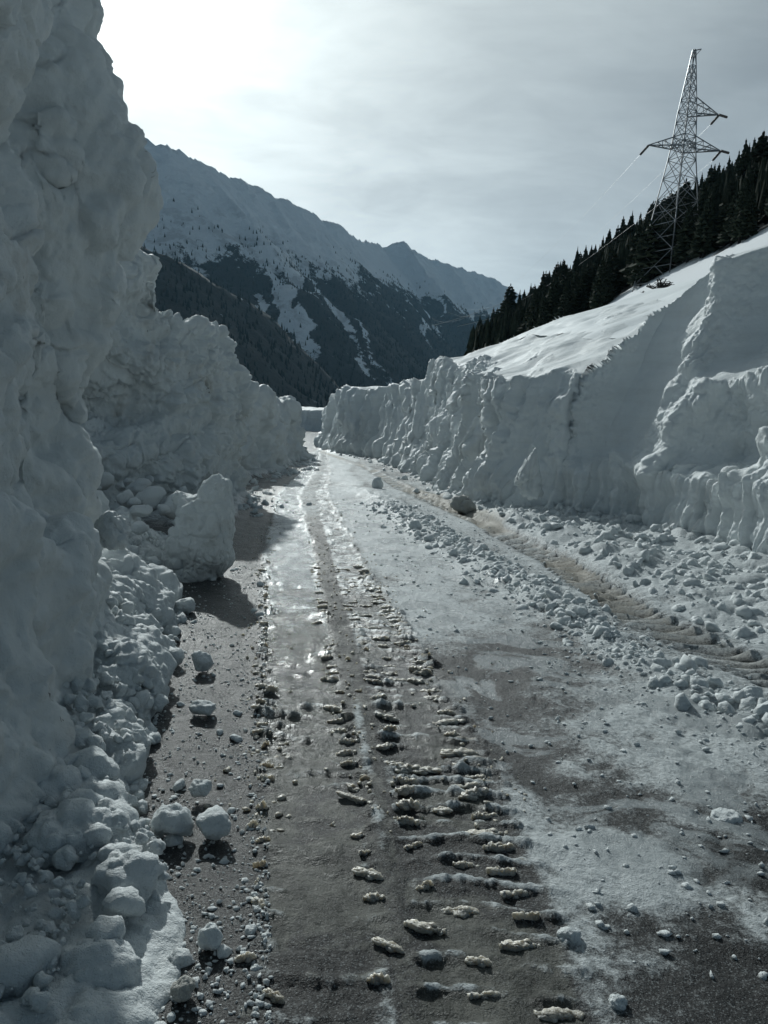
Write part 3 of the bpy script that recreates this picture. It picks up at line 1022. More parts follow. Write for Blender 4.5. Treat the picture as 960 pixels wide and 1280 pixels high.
chunk(95, 1043, 126, 66, 'flat topped snow slab lying across the heap at the lower left', Y=2.72, seed=3, deep=0.8, cuts=6, sub=5, tilt=-0.12, amp=0.2)
chunk(160, 1108, 96, 100, 'angular snow block propped under the flat slab at the road edge', Y=2.52, seed=5, deep=0.9, cuts=6, sub=5)
chunk(118, 1228, 138, 128, 'largest round granular snow boulder in the lower left corner', Y=2.12, seed=8, deep=0.9, cuts=1, sub=5, amp=0.18, fine=0.05)
chunk(40, 1202, 56, 66, 'smooth egg shaped snow lump behind the largest round boulder', Y=2.3, seed=11, cuts=1, sub=4, amp=0.15)
chunk(10, 1245, 60, 70, 'snow lump cut by the left frame edge beside the largest boulder', Y=2.2, seed=12, cuts=2, sub=4)
chunk(168, 936, 34, 50, 'upright snow lump standing at the edge of the loose heap', Y=3.55, seed=14, cuts=3)
chunk(140, 662, 46, 52, 'squarish snow block perched behind the low bench with a lit rim', Y=5.35, seed=17, cuts=6, amp=0.45, sub=5, fine=0.09)
chunk(255, 690, 82, 76, 'undercut base of snow', Y=8.0, seed=19, cuts=2, deep=0.8) if False else None
chunk(215, 1027, 56, 42, 'rounded snow chunk at the heap end of a row on the shoulder', seed=21, cuts=3)
chunk(267, 1030, 50, 38, 'wedge shaped snow chunk beside the rounded one, nearer the wheel track', seed=23, cuts=5)
chunk(250, 985, 30, 22, 'small flat snow chunk alone on dark wet shoulder above the row of two', seed=25, cuts=4)
chunk(252, 885, 34, 20, 'two lobed snow chunk on bare asphalt halfway up the shoulder', seed=27, cuts=2)
chunk(253, 826, 28, 26, 'snow chunk with a clear shadow on the shoulder below the leaning pillar', seed=29, cuts=4)
chunk(231, 757, 28, 22, 'round snow ball just below the undercut snow pillar', seed=31, cuts=1)
chunk(263, 1172, 34, 32, 'paired grey snow lump on the shoulder near the bottom', seed=33, cuts=2)
chunk(228, 1236, 34, 32, 'brownish slush lump on the shoulder at the very bottom', seed=35, cuts=2, mat=M_DIRTY)
chunk(711, 1171, 32, 26, 'white snow chunk casting a shadow beside the right edge of the wheel track', seed=37, cuts=4)
chunk(771, 1253, 30, 22, 'oblong snow chunk on dark asphalt at the bottom right of the wheel track', seed=39, cuts=2)
chunk(907, 1023, 46, 20, 'flat oblong snow chunk over a dark shadow on the right crust', seed=41, cuts=2)
chunk(472, 605, 15, 19, 'lone small snow lump standing in the middle of the far road', seed=43, cuts=2, sub=3)
chunk(579, 631, 34, 26, 'dirty grey snow boulder below the dark notch', seed=45, cuts=5, mat=M_DIRTY, sub=4, amp=0.5, fine=0.1)
chunk(580, 612, 44, 26, 'crumbly dirty snow pile fallen at the notch', seed=46, cuts=1, mat=M_DIRTY, sub=4, fine=0.16, amp=0.4)
chunk(688, 661, 24, 18, 'rounded snow chunk on the strip between track and scraped wall', seed=47, cuts=3, sub=3)
chunk(747, 674, 28, 26, 'pointed snow chunk on the strip before the scraped wall', seed=49, cuts=6, sub=3)
chunk(519, 658, 17, 16, 'round snow lump at the far head of the clod row', seed=51, cuts=1, sub=3)
chunk(660, 592, 46, 66, 'tall triangular snow block leaning on the right wall', Y=13.95, seed=57, cuts=9, sub=5, taper=0.72, skew=0.25, amp=0.5, fine=0.1)


def pillar_sdf(x, y, z):
    """the undercut snow pillar on the left shoulder"""
    n = 0.07*fbm(x*2.4, y*2.4, z*2.4, 4, 181)

    def ell(cx, cy, cz, a, b, c):
        return (np.sqrt(((x-cx)/a)**2 + ((y-cy)/b)**2 + ((z-cz)/c)**2) - 1)*min(a, b, c)

    def box(cx, cy, cz, a, b, c, r):
        q = [np.abs(x-cx) - a + r, np.abs(y-cy) - b + r, np.abs(z-cz) - c + r]
        return np.sqrt(sum(np.maximum(k, 0)**2 for k in q)) + np.minimum(np.maximum(np.maximum(q[0], q[1]), q[2]), 0) - r
    d = box(-0.02 + 0.05*(z - .5), 0, 0.44, .31, .24, .36, .14)
    d = smin(d, ell(0.11, 0, .80, .19, .18, .19), 0.05)
    d = smin(d, ell(0.24, 0, .62, .10, .16, .18), 0.05)
    d = smin(d, ell(-0.20, 0.03, .72, .13, .17, .12), 0.06)
    d = smin(d, ell(-0.12, 0.1, .08, .26, .26, .22), 0.10)
    d = smax(d, -ell(0.33, -.12, 0.05, .22, .3, .16), 0.06)
    return d + n


Vp, Fp = sdf_mesh((-.7, -.6, -.2), (.7, .6, 1.3), 0.02, pillar_sdf)
Np = vnormals(Vp, Fp)
Vp, Fp = subdivide(Vp, Fp)
Np = vnormals(Vp, Fp)
Vp = Vp + Np*(0.45*lump_disp()(Vp*1.6, Np))[:, None]
pil = link('snow_pillar', raw_mesh('snow_pillar', Vp, Fp), M_CHUNK)
pg = gp(254, 722)
pil.location = (pg[0], pg[1], -0.02)
pil.scale = (0.84, 0.9, 1.0)
tag(pil, 'leaning snow pillar with a knob on top, undercut beside the wet shoulder', 'snow chunk')

protos = [lump_mesh('snow_chunk', 100 + k, 3, (1, random.uniform(.7, 1.1), random.uniform(.55, .9)), random.choice([2, 4, 5]), 0.28, 0.07) for k in range(10)]
for p in protos:
    p.materials.append(M_CHUNK)


def zone(v, zones):
    for lim, phrase in zones:
        if v < lim:
            return phrase
    return zones[-1][1]


def scatter(n, place, size, label, group, sink=0.25, zones=((1e9, ''),), sizes=((1e9, ''),)):
    k = 0
    while k < n:
        q = place()
        if q is None:
            continue
        x, y, zz = q
        s = size()
        o = link('snow_chunk', protos[random.randrange(10)])
        o.scale = (s, s, s)
        o.location = (x, y, zz + s*0.6 - s*sink*2)
        o.rotation_euler = (random.uniform(-.3, .3), random.uniform(-.3, .3), random.uniform(0, 6.28))
        tag(o, ' '.join((zone(s, sizes) + ' ' + label + ' ' + zone(y, zones)).split()), 'snow chunk', group)
        k += 1


def p_shoulder():
    y = 1.7*math.exp(random.random()*1.6)
    a, b = float(TOE(y)), float(TRK[0][0](y))
    x = a + (b - a)*(random.random()**1.8)
    return x, y, road_z(x, y)


scatter(30, p_shoulder, lambda: random.uniform(0.015, 0.04), 'snow lump loose on the wet shoulder', 'small lumps on the wet shoulder', zones=((2.6, 'near the bottom edge'), (4.2, 'beside the row of two chunks'), (6, 'below the pillar shadow'), (99, 'in the pillar shadow')), sizes=((0.028, 'tiny'), (9, 'small')))


def p_heap():
    y = 1.6*math.exp(random.random()*1.6)
    t = float(TOE(y))
    d = random.uniform(-0.05, 0.75)
    cap = float(np.interp(y, [-1, 2, 2.6, 3.1, 3.6, 5.0, 6, 7, 9, 11, 13], [.075, .075, .09, .19, .33, .48, .60, .55, .60, .8, .5]))
    k = float(np.interp(y, [0, 5, 7, 12], [1.9, 1.7, 1.2, 1.0]))
    if y < 2.0 or (y < 2.9 and d < .12):
        return None
    return t - d, y, max(0.0, cap*(1 - math.exp(-max(d, 0)*k/cap)) - 0.02)


scatter(72, p_heap, lambda: random.choice([.03, .04, .05, .06, .07, .09]), 'snow lump in the left heap', 'lumps in the left heap', 0.2, zones=((3.8, 'at its lower end'), (5.2, 'beside the low bench'), (99, 'next to the leaning pillar')), sizes=((0.045, 'fist sized'), (0.065, 'medium'), (9, 'large')))


def p_bay():
    y = random.uniform(7.6, 13.5)
    x = random.uniform(-4.6, -2.0) + (y - 8)*-0.05
    if x > float(LB(y)) - 0.1 or x/y > -0.2:
        return None
    return x, y, 0.25 + 0.18*(float(LB(y)) - x)


scatter(34, p_bay, lambda: random.choice([.08, .1, .12, .16, .2]), 'rounded snow boulder in the shaded bay', 'boulders in the shaded bay', 0.1, zones=((9.5, 'just behind the pillar'), (11.5, 'under the dark hollow'), (99, 'against the second bank')), sizes=((0.11, 'small'), (0.15, 'medium'), (9, 'large')))


def p_windrow():
    y = random.uniform(3.6, 14)
    x = float(WIN(y)) + random.gauss(0, 0.12 + 0.008*y)
    return x, y, road_z(x, y)


scatter(45, p_windrow, lambda: random.choice([.03, .04, .05, .065]), 'snow clod in the row between the wheel tracks', 'clods in the row between tracks', 0.15, zones=((5.5, 'at its near end'), (9, 'along its middle'), (99, 'at its far end')), sizes=((0.045, 'small'), (9, 'larger')))


def p_strip():
    y = random.uniform(5.0, 14)
    a, b = float(RTR(y)) + 0.35, float(RB(y)) - 0.1
    if b < a:
        return None
    x = random.uniform(a, b)
    return x, y, road_z(x, y)


scatter(60, p_strip, lambda: random.choice([.04, .05, .06, .075, .09]), 'snow chunk in the rubble strip', 'rubble under the right wall', 0.2, zones=((7, 'at the right frame edge'), (9.5, 'below the scraped wall'), (99, 'below the scooped hollow')), sizes=((0.055, 'small'), (0.07, 'medium'), (9, 'large')))


def p_farfoot():
    y = random.uniform(16, 34)
    if random.random() < 0.6:
        x = float(RB(y)) - random.uniform(0, 0.5)
    else:
        x = float(LB(y)) + random.uniform(0, 0.4)
    return x, y, road_z(x, y)


scatter(20, p_farfoot, lambda: random.choice([.07, .1, .14]), 'snow chunk fallen at a wall foot', 'chunks at the far wall feet', zones=((22, 'near the dark notch'), (99, 'towards the bend')), sizes=((0.09, 'small'), (9, 'larger')))


def p_bench():
    y = random.uniform(9.5, 14.2)
    return float(RB(y)) + random.uniform(.12, .9), y, 1.0 + random.uniform(-.1, .15)


scatter(16, p_bench, lambda: random.choice([.08, .11, .15]), 'snow chunk lodged on the right wall ledge', 'chunks on the right ledge', 0.25, zones=((11.5, 'below the buttress'), (99, 'below the bright ridge')), sizes=((0.1, 'small'), (9, 'larger')))


# crumbs nobody could count
def crumbs(name, n, place, size, mat, label):
    bm = bmesh.new()
    bmesh.ops.create_icosphere(bm, subdivisions=1, radius=1.0)
    V0 = np.array([v.co[:] for v in bm.verts])
    F0 = np.array([[v.index for v in f.verts] for f in bm.faces])
    bm.free()
    X, Y = place(n)
    n = len(X)
    Z = road_fields(X, Y)[0]
    s = size(n)
    jit = rng.uniform(0.45, 1.45, (n, len(V0), 1))
    V = V0[None]*jit*s[:, None, None]*rng.uniform(.5, 1.3, (n, 1, 3))*np.array([1, 1, 0.7])
    V = V + np.stack([X, Y, Z + s*0.25], 1)[:, None, :]
    F = F0[None] + (np.arange(n)*len(V0))[:, None, None]
    o = link(name, raw_mesh(name, V.reshape(-1, 3), F.reshape(-1, 3)), mat)
    tag(o, label, kind='stuff')


def clods(name, places, size, mat, label, sub=2):
    """rough snow clods joined into one mass"""
    forms = []
    for k in range(6):
        m_ = lump_mesh('clod_form', 300 + k, sub, (1, random.uniform(.55, 1), random.uniform(.45, .9)), 5, 0.5, 0.16)
        v = np.empty(len(m_.vertices)*3, np.float32)
        m_.vertices.foreach_get('co', v)
        f = np.empty(len(m_.polygons)*3, np.int32)
        m_.polygons.foreach_get('vertices', f)
        forms.append((v.reshape(-1, 3), f.reshape(-1, 3)))
        bpy.data.meshes.remove(m_)
    VV, FF, base = [], [], 0
    for k in range(6):
        P = places[k::6]
        sz = size[k::6]
        v, f = forms[k]
        a = rng.uniform(0, 6.283, len(P))
        t = rng.uniform(-.5, .5, len(P))
        x = v[None, :, 0]*np.cos(a)[:, None] - v[None, :, 1]*np.sin(a)[:, None]
        y = v[None, :, 0]*np.sin(a)[:, None] + v[None, :, 1]*np.cos(a)[:, None]
        z = v[None, :, 2] + t[:, None]*x
        V = np.stack([x, y, z], 2)*sz[:, None, None] + P[:, None, :]
        VV.append(V.reshape(-1, 3))
        FF.append((f[None] + base + (np.arange(len(P))*len(v))[:, None, None]).reshape(-1, 3))
        base += len(P)*len(v)
    tag(link(name, raw_mesh(name, np.concatenate(VV), np.concatenate(FF)), mat), label, kind='stuff')


def heap_h(x, y):
    d = TOE(y) + 0.10*fbm(x*2.2, y*2.2, 0*x, 3, 171) - x
    cap = np.interp(y, [-1, 2, 2.6, 3.1, 3.6, 5.0, 6, 7, 9, 11, 13], [.075, .075, .09, .19, .33, .48, .60, .55, .60, .8, .5])
    return cap*(1 - np.exp(-np.maximum(d, 0)*np.interp(y, [0, 5, 7, 12], [1.9, 1.7, 1.2, 1.0])/cap))


n_ = 1700
y_ = 1.9*np.exp(rng.random(n_)*1.55)
x_ = TOE(y_) + 0.03 - rng.random(n_)**1.3*0.85 - 0.3*(y_ < 2.5)
s_ = (0.010 + 0.05*rng.random(n_)**2.4)*np.interp(y_, [1.5, 3.2, 4.2], [.4, .55, 1.0])
clods('heap_clods', np.stack([x_, y_, np.maximum(heap_h(x_, y_), 0) + s_*rng.uniform(-.4, .3, n_)], 1), s_, M_CHUNK, 'knobbly snow clods covering the heap below the left banks')
n_ = 1700
y_ = 4.2 + 10.5*rng.random(n_)**1.3
x_ = RTR(y_) + 0.3 + (RB(y_) - RTR(y_) - .3)*rng.random(n_)
s_ = 0.010 + 0.085*rng.random(n_)**3.0
clods('rubble_clods', np.stack([x_, y_, road_fields(x_, y_)[0] + s_*rng.uniform(-.6, .2, n_)], 1), s_, M_CHUNK, 'loose snow clods strewn below the right wall')
n_ = 1300
y_ = 3.4 + 12*rng.random(n_)**1.4
x_ = WIN(y_) + rng.normal(size=n_)*(0.13 + 0.010*y_)
s_ = 0.012 + 0.05*rng.random(n_)**2.6
clods('windrow_clods', np.stack([x_, y_, road_fields(x_, y_)[0] + s_*rng.uniform(-.6, .2, n_)], 1), s_, M_CHUNK, 'snow clods pushed into a low row along the road')
n_ = 700
y_ = 13 + 24*rng.random(n_)
sd_ = rng.random(n_) < .55
x_ = np.where(sd_, RB(y_) - np.abs(rng.normal(size=n_))*.45, LB(y_) + np.abs(rng.normal(size=n_))*.4)
s_ = 0.02 + 0.10*rng.random(n_)**2.6
clods('wall_foot_clods', np.stack([x_, y_, road_fields(x_, y_)[0] + s_*rng.uniform(-.6, .2, n_)], 1), s_, M_CHUNK, 'crumbled snow along the feet of the farther walls')


def c_shoulder(n):
    y = 1.5*np.exp(rng.random(n)*2.1)
    a, b = TOE(y), TRK[0][0](y) + 0.04
    u = np.where(rng.random(n) < .45, rng.random(n)**2.2, np.where(rng.random(n) < .5, 1 - 0.12*np.abs(rng.normal(size=n)), rng.random(n)))
    return a + (b - a)*u, y


crumbs('snow_crumbs', 3200, c_shoulder, lambda n: 0.004 + 0.010*rng.random(n)**2.5, M_CHUNK, 'small snow crumbs sprinkled on the wet shoulder')


def c_right(n):
    y = 2.2*np.exp(rng.random(n)*2.0)
    x = np.where(rng.random(n) < .5, WIN(y) + rng.normal(size=n)*0.28, rng.uniform(TRK[1][1](y) + .1, RTR(y) + 1.2))
    return x, y


crumbs('snow_crumbs', 4500, c_right, lambda n: 0.005 + 0.016*rng.random(n)**2.5, M_CHUNK, 'snow crumbs scattered over the packed right side of the road')


def c_track(n):
    y = 3.0*np.exp(rng.random(n)*1.7)
    k = rng.integers(0, 3, n)
    x = np.where(k == 0, TRK[0][0](y), np.where(k == 1, (TRK[0][1](y) + TRK[1][0](y))/2, TRK[1][1](y))) + rng.normal(size=n)*0.08
    return x, y


crumbs('slush_crumbs', 800, c_track, lambda n: 0.006 + 0.014*rng.random(n)**2, M_SLUSH, 'brown slush crumbs along the wheel tracks')

# raised slush ridges pressed up between the tyre lugs: pieces of the road
ridge_protos = []
for k in range(8):
    me = lump_mesh('slush_ridge', 200 + k, 4, (1.0, 0.26, 0.20), 5, 0.7, 0.12)
    me.materials.append(M_SLUSH)
    ridge_protos.append(me)


def ridge(x, y, ln, hgt, rot):
    o = link('slush_ridge', random.choice(ridge_protos), None, road)
    o.location = (x, y, road_z(x, y) + 0.05*hgt)
    o.scale = (ln, ln*random.uniform(.7, 1.1), hgt*3)
    o.rotation_euler = (0, random.uniform(-.12, .12), rot)


y = 1.8
while y < 9.0:
    e2, e1, m1, b2 = float(TRK[1][1](y)), float(TRK[0][0](y)), float(TRK[0][1](y)), float(TRK[1][0](y))
    big = float(np.interp(y, [1.8, 3.0, 5, 9], [.8, 1.0, .9, .75]))
    for xx, pr, ln, hg, wob_, off in ((e2 - .07, .9, (.035, .085), (.012, .026), .16, 0), (e2 - .26, .45, (.03, .07), (.009, .016), .2, .05),
                                      (b2 + .05, .75, (.03, .07), (.010, .02), .25, .04), (m1 - .03, .8, (.025, .055), (.010, .02), .3, .09), (e1 + .02, .7, (.018, .04), (.010, .022), .5, .02)):
        if random.random() < pr:
            ridge(xx + random.gauss(0, .02), y + off + random.gauss(0, .015), big*random.uniform(*ln), big*random.uniform(*hg), random.gauss(0, wob_))
    y += 0.138*random.uniform(.93, 1.07)

# ------------------------------------------------------------------ the forested hill on the right
FOOT = [(555, 462, 150), (590, 452, 140), (660, 434, 125), (720, 410, 115), (800, 366, 104), (870, 340, 92), (960, 300, 82), (1100, 230, 75), (1300, 130, 70)]
CREST = [(545, 470, 430), (590, 440, 390), (620, 415, 360), (650, 392, 340), (700, 362, 320), (760, 320, 300), (800, 298, 282), (860, 266, 262), (920, 230, 246), (960, 203, 240), (1100, 105, 230), (1300, -30, 220)]


def poly3(pl, n):
    P = np.array([pt(*p) for p in pl])
    t = np.linspace(0, 1, len(P))
    u = np.linspace(0, 1, n)
    return np.stack([np.interp(u, t, P[:, k]) for k in range(3)], 1)


NF, NV = 120, 60
foot, crest = poly3(FOOT, NF), poly3(CREST, NF)
vv = np.linspace(0, 1, NV)
hillP = foot[:, None, :]*(1 - vv[None, :, None]) + crest[:, None, :]*vv[None, :, None]
hillP[..., 2] += 1.6*fbm(hillP[..., 0].ravel()*.05, hillP[..., 1].ravel()*.05, 0*hillP[..., 0].ravel(), 4, 191).reshape(NF, NV)*np.sin(math.pi*vv)[None]
lo_row = hillP[:, :1, :].copy()
lo_row[..., 0] *= 0.55
lo_row[..., 1] *= 0.55
lo_row[..., 2] = np.minimum(lo_row[..., 2]*0.4, 6) - 1.5
back = hillP[:, -1:, :].copy()
back[..., 0] += 60
back[..., 1] += 160
back[..., 2] -= 50
allP = np.concatenate([lo_row, hillP, back], 1)
me = raw_mesh('forest_hill', allP.reshape(-1, 3), grid_faces(NF, NV + 2))
attr(me, 'snow', np.tile(np.concatenate([[1.2], np.clip(1.0 - vv*7, 0.0, 1), [0.2]]), (NF, 1)).ravel())
tag(link('forest_hill', me, hill_mat()), 'steep dark forested hillside rising to the right', kind='structure')


def pine_mesh(seed, H=10.0, Rm=2.0, whorls=15, per=9, round_top=0.0):
    """crown of drooping layered boughs with ragged tips; returns crown and trunk meshes"""
    r = random.Random(seed)
    V, F = [], []
    for wi in range(whorls):
        f = wi/(whorls - 1)
        zc = H*(0.14 + 0.84*f)
        prof = (1 - f)**(0.75 - 0.3*round_top)
        R = Rm*max(prof, 0.06)*r.uniform(.8, 1.1)
        a0 = r.uniform(0, 6.28)
        for b in range(per):
            if r.random() < 0.10:
                continue
            a = a0 + 6.283*b/per + r.uniform(-.25, .25)
            L = R*r.uniform(.65, 1.15)
            dz = -L*r.uniform(.20, .45)*(1 - .6*f) + L*0.1
            ca, sa = math.cos(a), math.sin(a)
            wd = L*r.uniform(.26, .40)
            base = (0, 0, zc)
            midp = (ca*L*.55, sa*L*.55, zc + dz*.35)
            tip = (ca*L, sa*L, zc + dz)
            th = H*0.022
            i = len(V)
            V += [base, (midp[0] - sa*wd, midp[1] + ca*wd, midp[2] - th*2), (midp[0] + sa*wd, midp[1] - ca*wd, midp[2] - th*2), tip, (midp[0], midp[1], midp[2] + th),
                  (ca*L*.8 - sa*wd*.75, sa*L*.8 + ca*wd*.75, zc + dz*.8 - th*2), (ca*L*.8 + sa*wd*.75, sa*L*.8 - ca*wd*.75, zc + dz*.8 - th*2)]
            F += [(i, i+1, i+4), (i, i+4, i+2), (i+1, i+5, i+4), (i+2, i+4, i+6), (i+4, i+5, i+3), (i+4, i+3, i+6), (i+1, i+2, i+5), (i+2, i+6, i+5), (i+5, i+6, i+3)]
    i = len(V)
    V += [(0.05*H*.2, 0, H*.93), (-.05*H*.1, .05*H*.17, H*.93), (-.05*H*.1, -.05*H*.17, H*.93), (0, 0, H*1.03)]
    F += [(i, i+1, i+3), (i+1, i+2, i+3), (i+2, i, i+3)]
    crown = raw_mesh('crown', np.array(V), np.array(F), False)
    crown.materials.append(M_NEEDLE)
    tv, tf = [], []
    for q in range(5):
        zz = H*[-.08, .1, .4, .7, .97][q]
        rr = H*0.018*[1.3, 1, .75, .45, .1][q]
        for s in range(6):
            tv.append((rr*math.cos(s*1.0472), rr*math.sin(s*1.0472), zz))
    for q in range(4):
        for s in range(6):
            tf.append((q*6 + s, q*6 + (s+1) % 6, q*6 + 6 + (s+1) % 6, q*6 + 6 + s))
    trunk = raw_mesh('trunk', np.array(tv), np.array(tf))
    trunk.materials.append(M_BARK)
    return crown, trunk


pines = [pine_mesh(1, 10, 1.9), pine_mesh(2, 10, 2.2, 14, 10, .3), pine_mesh(3, 10, 1.6, 16), pine_mesh(4, 10, 2.6, 12, 11, .8), pine_mesh(5, 10, 2.1, 15, 9, .5)]


def hill_at(u, v):
    a, b = u*(NF - 1), v*(NV - 1)
    i, j = min(int(a), NF - 2), min(int(b), NV - 2)
    return hillP[i, j]*(1-(a-i))*(1-(b-j)) + hillP[i+1, j]*(a-i)*(1-(b-j)) + hillP[i, j+1]*(1-(a-i))*(b-j) + hillP[i+1, j+1]*(a-i)*(b-j)


def tree(loc, h, k, label, group, lean=0.0, wide=1.0):
    root = empty('pine_tree', loc)
    crown, trunk = pines[k]
    a = link('crown', crown, None, root)
    b = link('trunk', trunk, None, root)
    s = h/10.0
    root.scale = (s*wide, s*wide, s)
    root.rotation_euler = (lean*random.uniform(-1, 1), lean*random.uniform(-1, 1), random.uniform(0, 6.28))
    tag(root, label, 'pine tree', group)
    return root


U_MAX = 0.80
# skyline row, then the front row above the snow, then the slope between
sky_u = np.sort(rng.uniform(0.10, U_MAX, 110))
for u in sky_u:
    tree(hill_at(u, 1 - 0.05*random.random()), random.choice([3.5, 4.5, 5.5, 6, 6.5, 7.5, 9.5])*random.uniform(.9, 1.1)*(0.7 if u < .1 else 1), random.choice([1, 1, 3, 3, 4, 4, 0, 2]), 'dark conifer on the skyline ' + zone(u, [(.22, 'at the low left end of the ridge'), (.38, 'left of the tower'), (.52, 'behind the tower'), (2, 'right of the tower')]), 'conifers along the skyline of the hill', 0.03, random.uniform(.8, 1.25))
for u in np.sort(rng.uniform(0.22, U_MAX, 80)):
    tree(hill_at(u, 0.04 + 0.10*random.random()), random.uniform(5, 9), random.randrange(5), 'dark conifer in the lowest row above the snow ' + zone(u, [(.22, 'at the low left end of the ridge'), (.38, 'left of the tower'), (.52, 'behind the tower'), (2, 'right of the tower')]), 'conifers in the front row of the hill', 0.04, random.uniform(.9, 1.4))
for k in range(108):
    u, v = random.uniform(0.10, U_MAX), random.uniform(.15, .95)
    tree(hill_at(u, v), random.uniform(7, 11), random.randrange(5), 'dark conifer ' + ('low' if v < .45 else 'high') + ' in the dense hillside wood ' + zone(u, [(.22, 'at the low left end of the ridge'), (.38, 'left of the tower'), (.52, 'behind the tower'), (2, 'right of the tower')]), 'conifers inside the hillside forest', 0.03, random.uniform(.9, 1.3))
# a rounder tree set apart at the low end of the ridge
pr = pt(636, 398, 230)
tree(pr, 9.5, 3, 'round crowned pine standing alone at the low end of the dark hill', None, 0, 1.3)
pr = pt(600, 440, 200)
tree(pr, 7.0, 1, 'small pine at the tip of the dark hill above the snow edge', None, 0, 1.0)


def forest_fill(name, n, places, hs, mat, label, two=True):
    """many simple conifers as one mass"""
    V0, F0 = [], []
    tiers = [(0.05, .62, 1.0), (.36, 1.0, .68)] if two else [(0.0, 1.0, 1.0)]
    for (z0, z1, r) in tiers:
        i = len(V0)
        for s in range(6):
            V0.append((r*math.cos(s*1.0472), r*math.sin(s*1.0472), z0))
        V0.append((0, 0, z1))
        for s in range(6):
            F0.append((i + s, i + (s+1) % 6, i + 6))
    V0, F0 = np.array(V0), np.array(F0)
    n = len(places)
    jit = rng.uniform(.6, 1.35, (n, len(V0), 1))
    jit[:, -1] = 1
    V = V0[None].repeat(n, 0)
    V[..., :2] *= jit
    V[..., 2:] *= rng.uniform(.85, 1.12, (n, len(V0), 1))
    V = V*np.stack([hs*.17*rng.uniform(.8, 1.3, n), hs*.17*rng.uniform(.8, 1.3, n), hs], 1)[:, None, :] + places[:, None, :]
    F = F0[None] + (np.arange(n)*len(V0))[:, None, None]
    tag(link(name, raw_mesh(name, V.reshape(-1, 3), F.reshape(-1, 3), False), mat), label, kind='stuff')


pl = np.array([hill_at(random.uniform(0.10, 1.0), 0.11 + 0.88*random.random()) for _ in range(6500)]) - [0, 0, .4]
forest_fill('dense_forest', 0, pl, rng.uniform(3.5, 7.5, len(pl)), M_NEEDLE, 'dense dark conifer wood covering the right hillside')

# ------------------------------------------------------------------ transmission tower
def bar(V, F, a, b, r):
    a, b = np.array(a, float), np.array(b, float)
    d = b - a
    L = np.linalg.norm(d)
    d /= L
    u = np.cross(d, [0, 0, 1] if abs(d[2]) < .9 else [1, 0, 0])
    u /= np.linalg.norm(u)
    v = np.cross(d, u)
    i = len(V)
    for p in (a, b):
        for s, t in ((1, 1), (-1, 1), (-1, -1), (1, -1)):
            V.append(p + r*(u*s + v*t))
    F += [(i+k, i+(k+1) % 4, i+4+(k+1) % 4, i+4+k) for k in range(4)] + [(i+3, i+2, i+1, i), (i+4, i+5, i+6, i+7)]


def part(name, bars, mat, parent):
    V, F = [], []
    for a, b, r in bars:
        bar(V, F, a, b, r)
    return link(name, raw_mesh(name, np.array(V), np.array(F), False), mat, parent)


TY = 110.0
tb, tt = pt(836, 343, TY), pt(868, 62, TY)
TH = tt[2] - tb[2]
tower = empty('transmission_tower', (tb[0], tb[1], tb[2]))
lean = math.atan2(tt[0] - tb[0], TH)
tower.rotation_euler = (0, lean, 0)
tag(tower, 'tall steel lattice transmission tower leaning above the trees on the right', 'pylon')
ang = math.radians(28)


def half(z):
    return float(np.interp(z, [-6, 0, TH*.565, TH*.73, TH], [4.1, 3.3, 1.25, .95, .16]))


def corner(k, z):
    a = ang + math.pi/4 + k*math.pi/2
    r = half(z)*1.22
    return np.array([r*math.cos(a), r*math.sin(a), z])


LV = [-6, -1.5, 2.6, 6.2, 9.4, 12.2, 14.6, 16.8, TH*.565, TH*.62, TH*.68, TH*.73, TH*.78, TH*.83, TH*.88, TH*.93, TH]
for k in range(4):
    part('leg', [(corner(k, a), corner(k, b), .062 if a < TH*.7 else .048) for a, b in zip(LV[:-1], LV[1:])], M_STEEL, tower)
for k in range(4):
    bb = []
    for a, b in zip(LV[:-1], LV[1:]):
        r = .03
        bb.append((corner(k, a), corner(k+1, b), r))
        bb.append((corner(k+1, a), corner(k, b), r))
        bb.append((corner(k, b), corner(k+1, b), r))
        if b - a > 3:
            m1 = (corner(k, a) + corner(k+1, b))/2
            bb.append((corner(k, (a+b)/2), m1, r*.8))
            bb.append((corner(k+1, (a+b)/2), m1, r*.8))
    part('lattice_brace', bb, M_STEEL, tower)


def arm(z, x_tip, rise):
    bb = []
    s = 1 if x_tip > 0 else -1
    tip = np.array([x_tip, 0, z + .15])
    cs = sorted([corner(k, z) for k in range(4)], key=lambda p: -s*p[0])[:2]
    ct = sorted([corner(k, z + rise) for k in range(4)], key=lambda p: -s*p[0])[:2]
    for c in cs:
        bb.append((c, tip, .06))
    for c in ct:
        bb.append((c, tip, .05))
    for f in (.3, .6):
        q = [c*(1-f) + tip*f for c in cs + ct]
        bb += [(q[0], q[1], .035), (q[0], q[2], .035), (q[1], q[3], .035), (q[2], q[3], .035)]
        f2 = f - .3
        q2 = [c*(1-f2) + tip*f2 for c in cs + ct]
        bb += [(q2[0], q[2], .03), (q2[1], q[3], .03), (q2[0], q[1], .03)]
    part('crossarm', bb, M_STEEL, tower)
    return tip


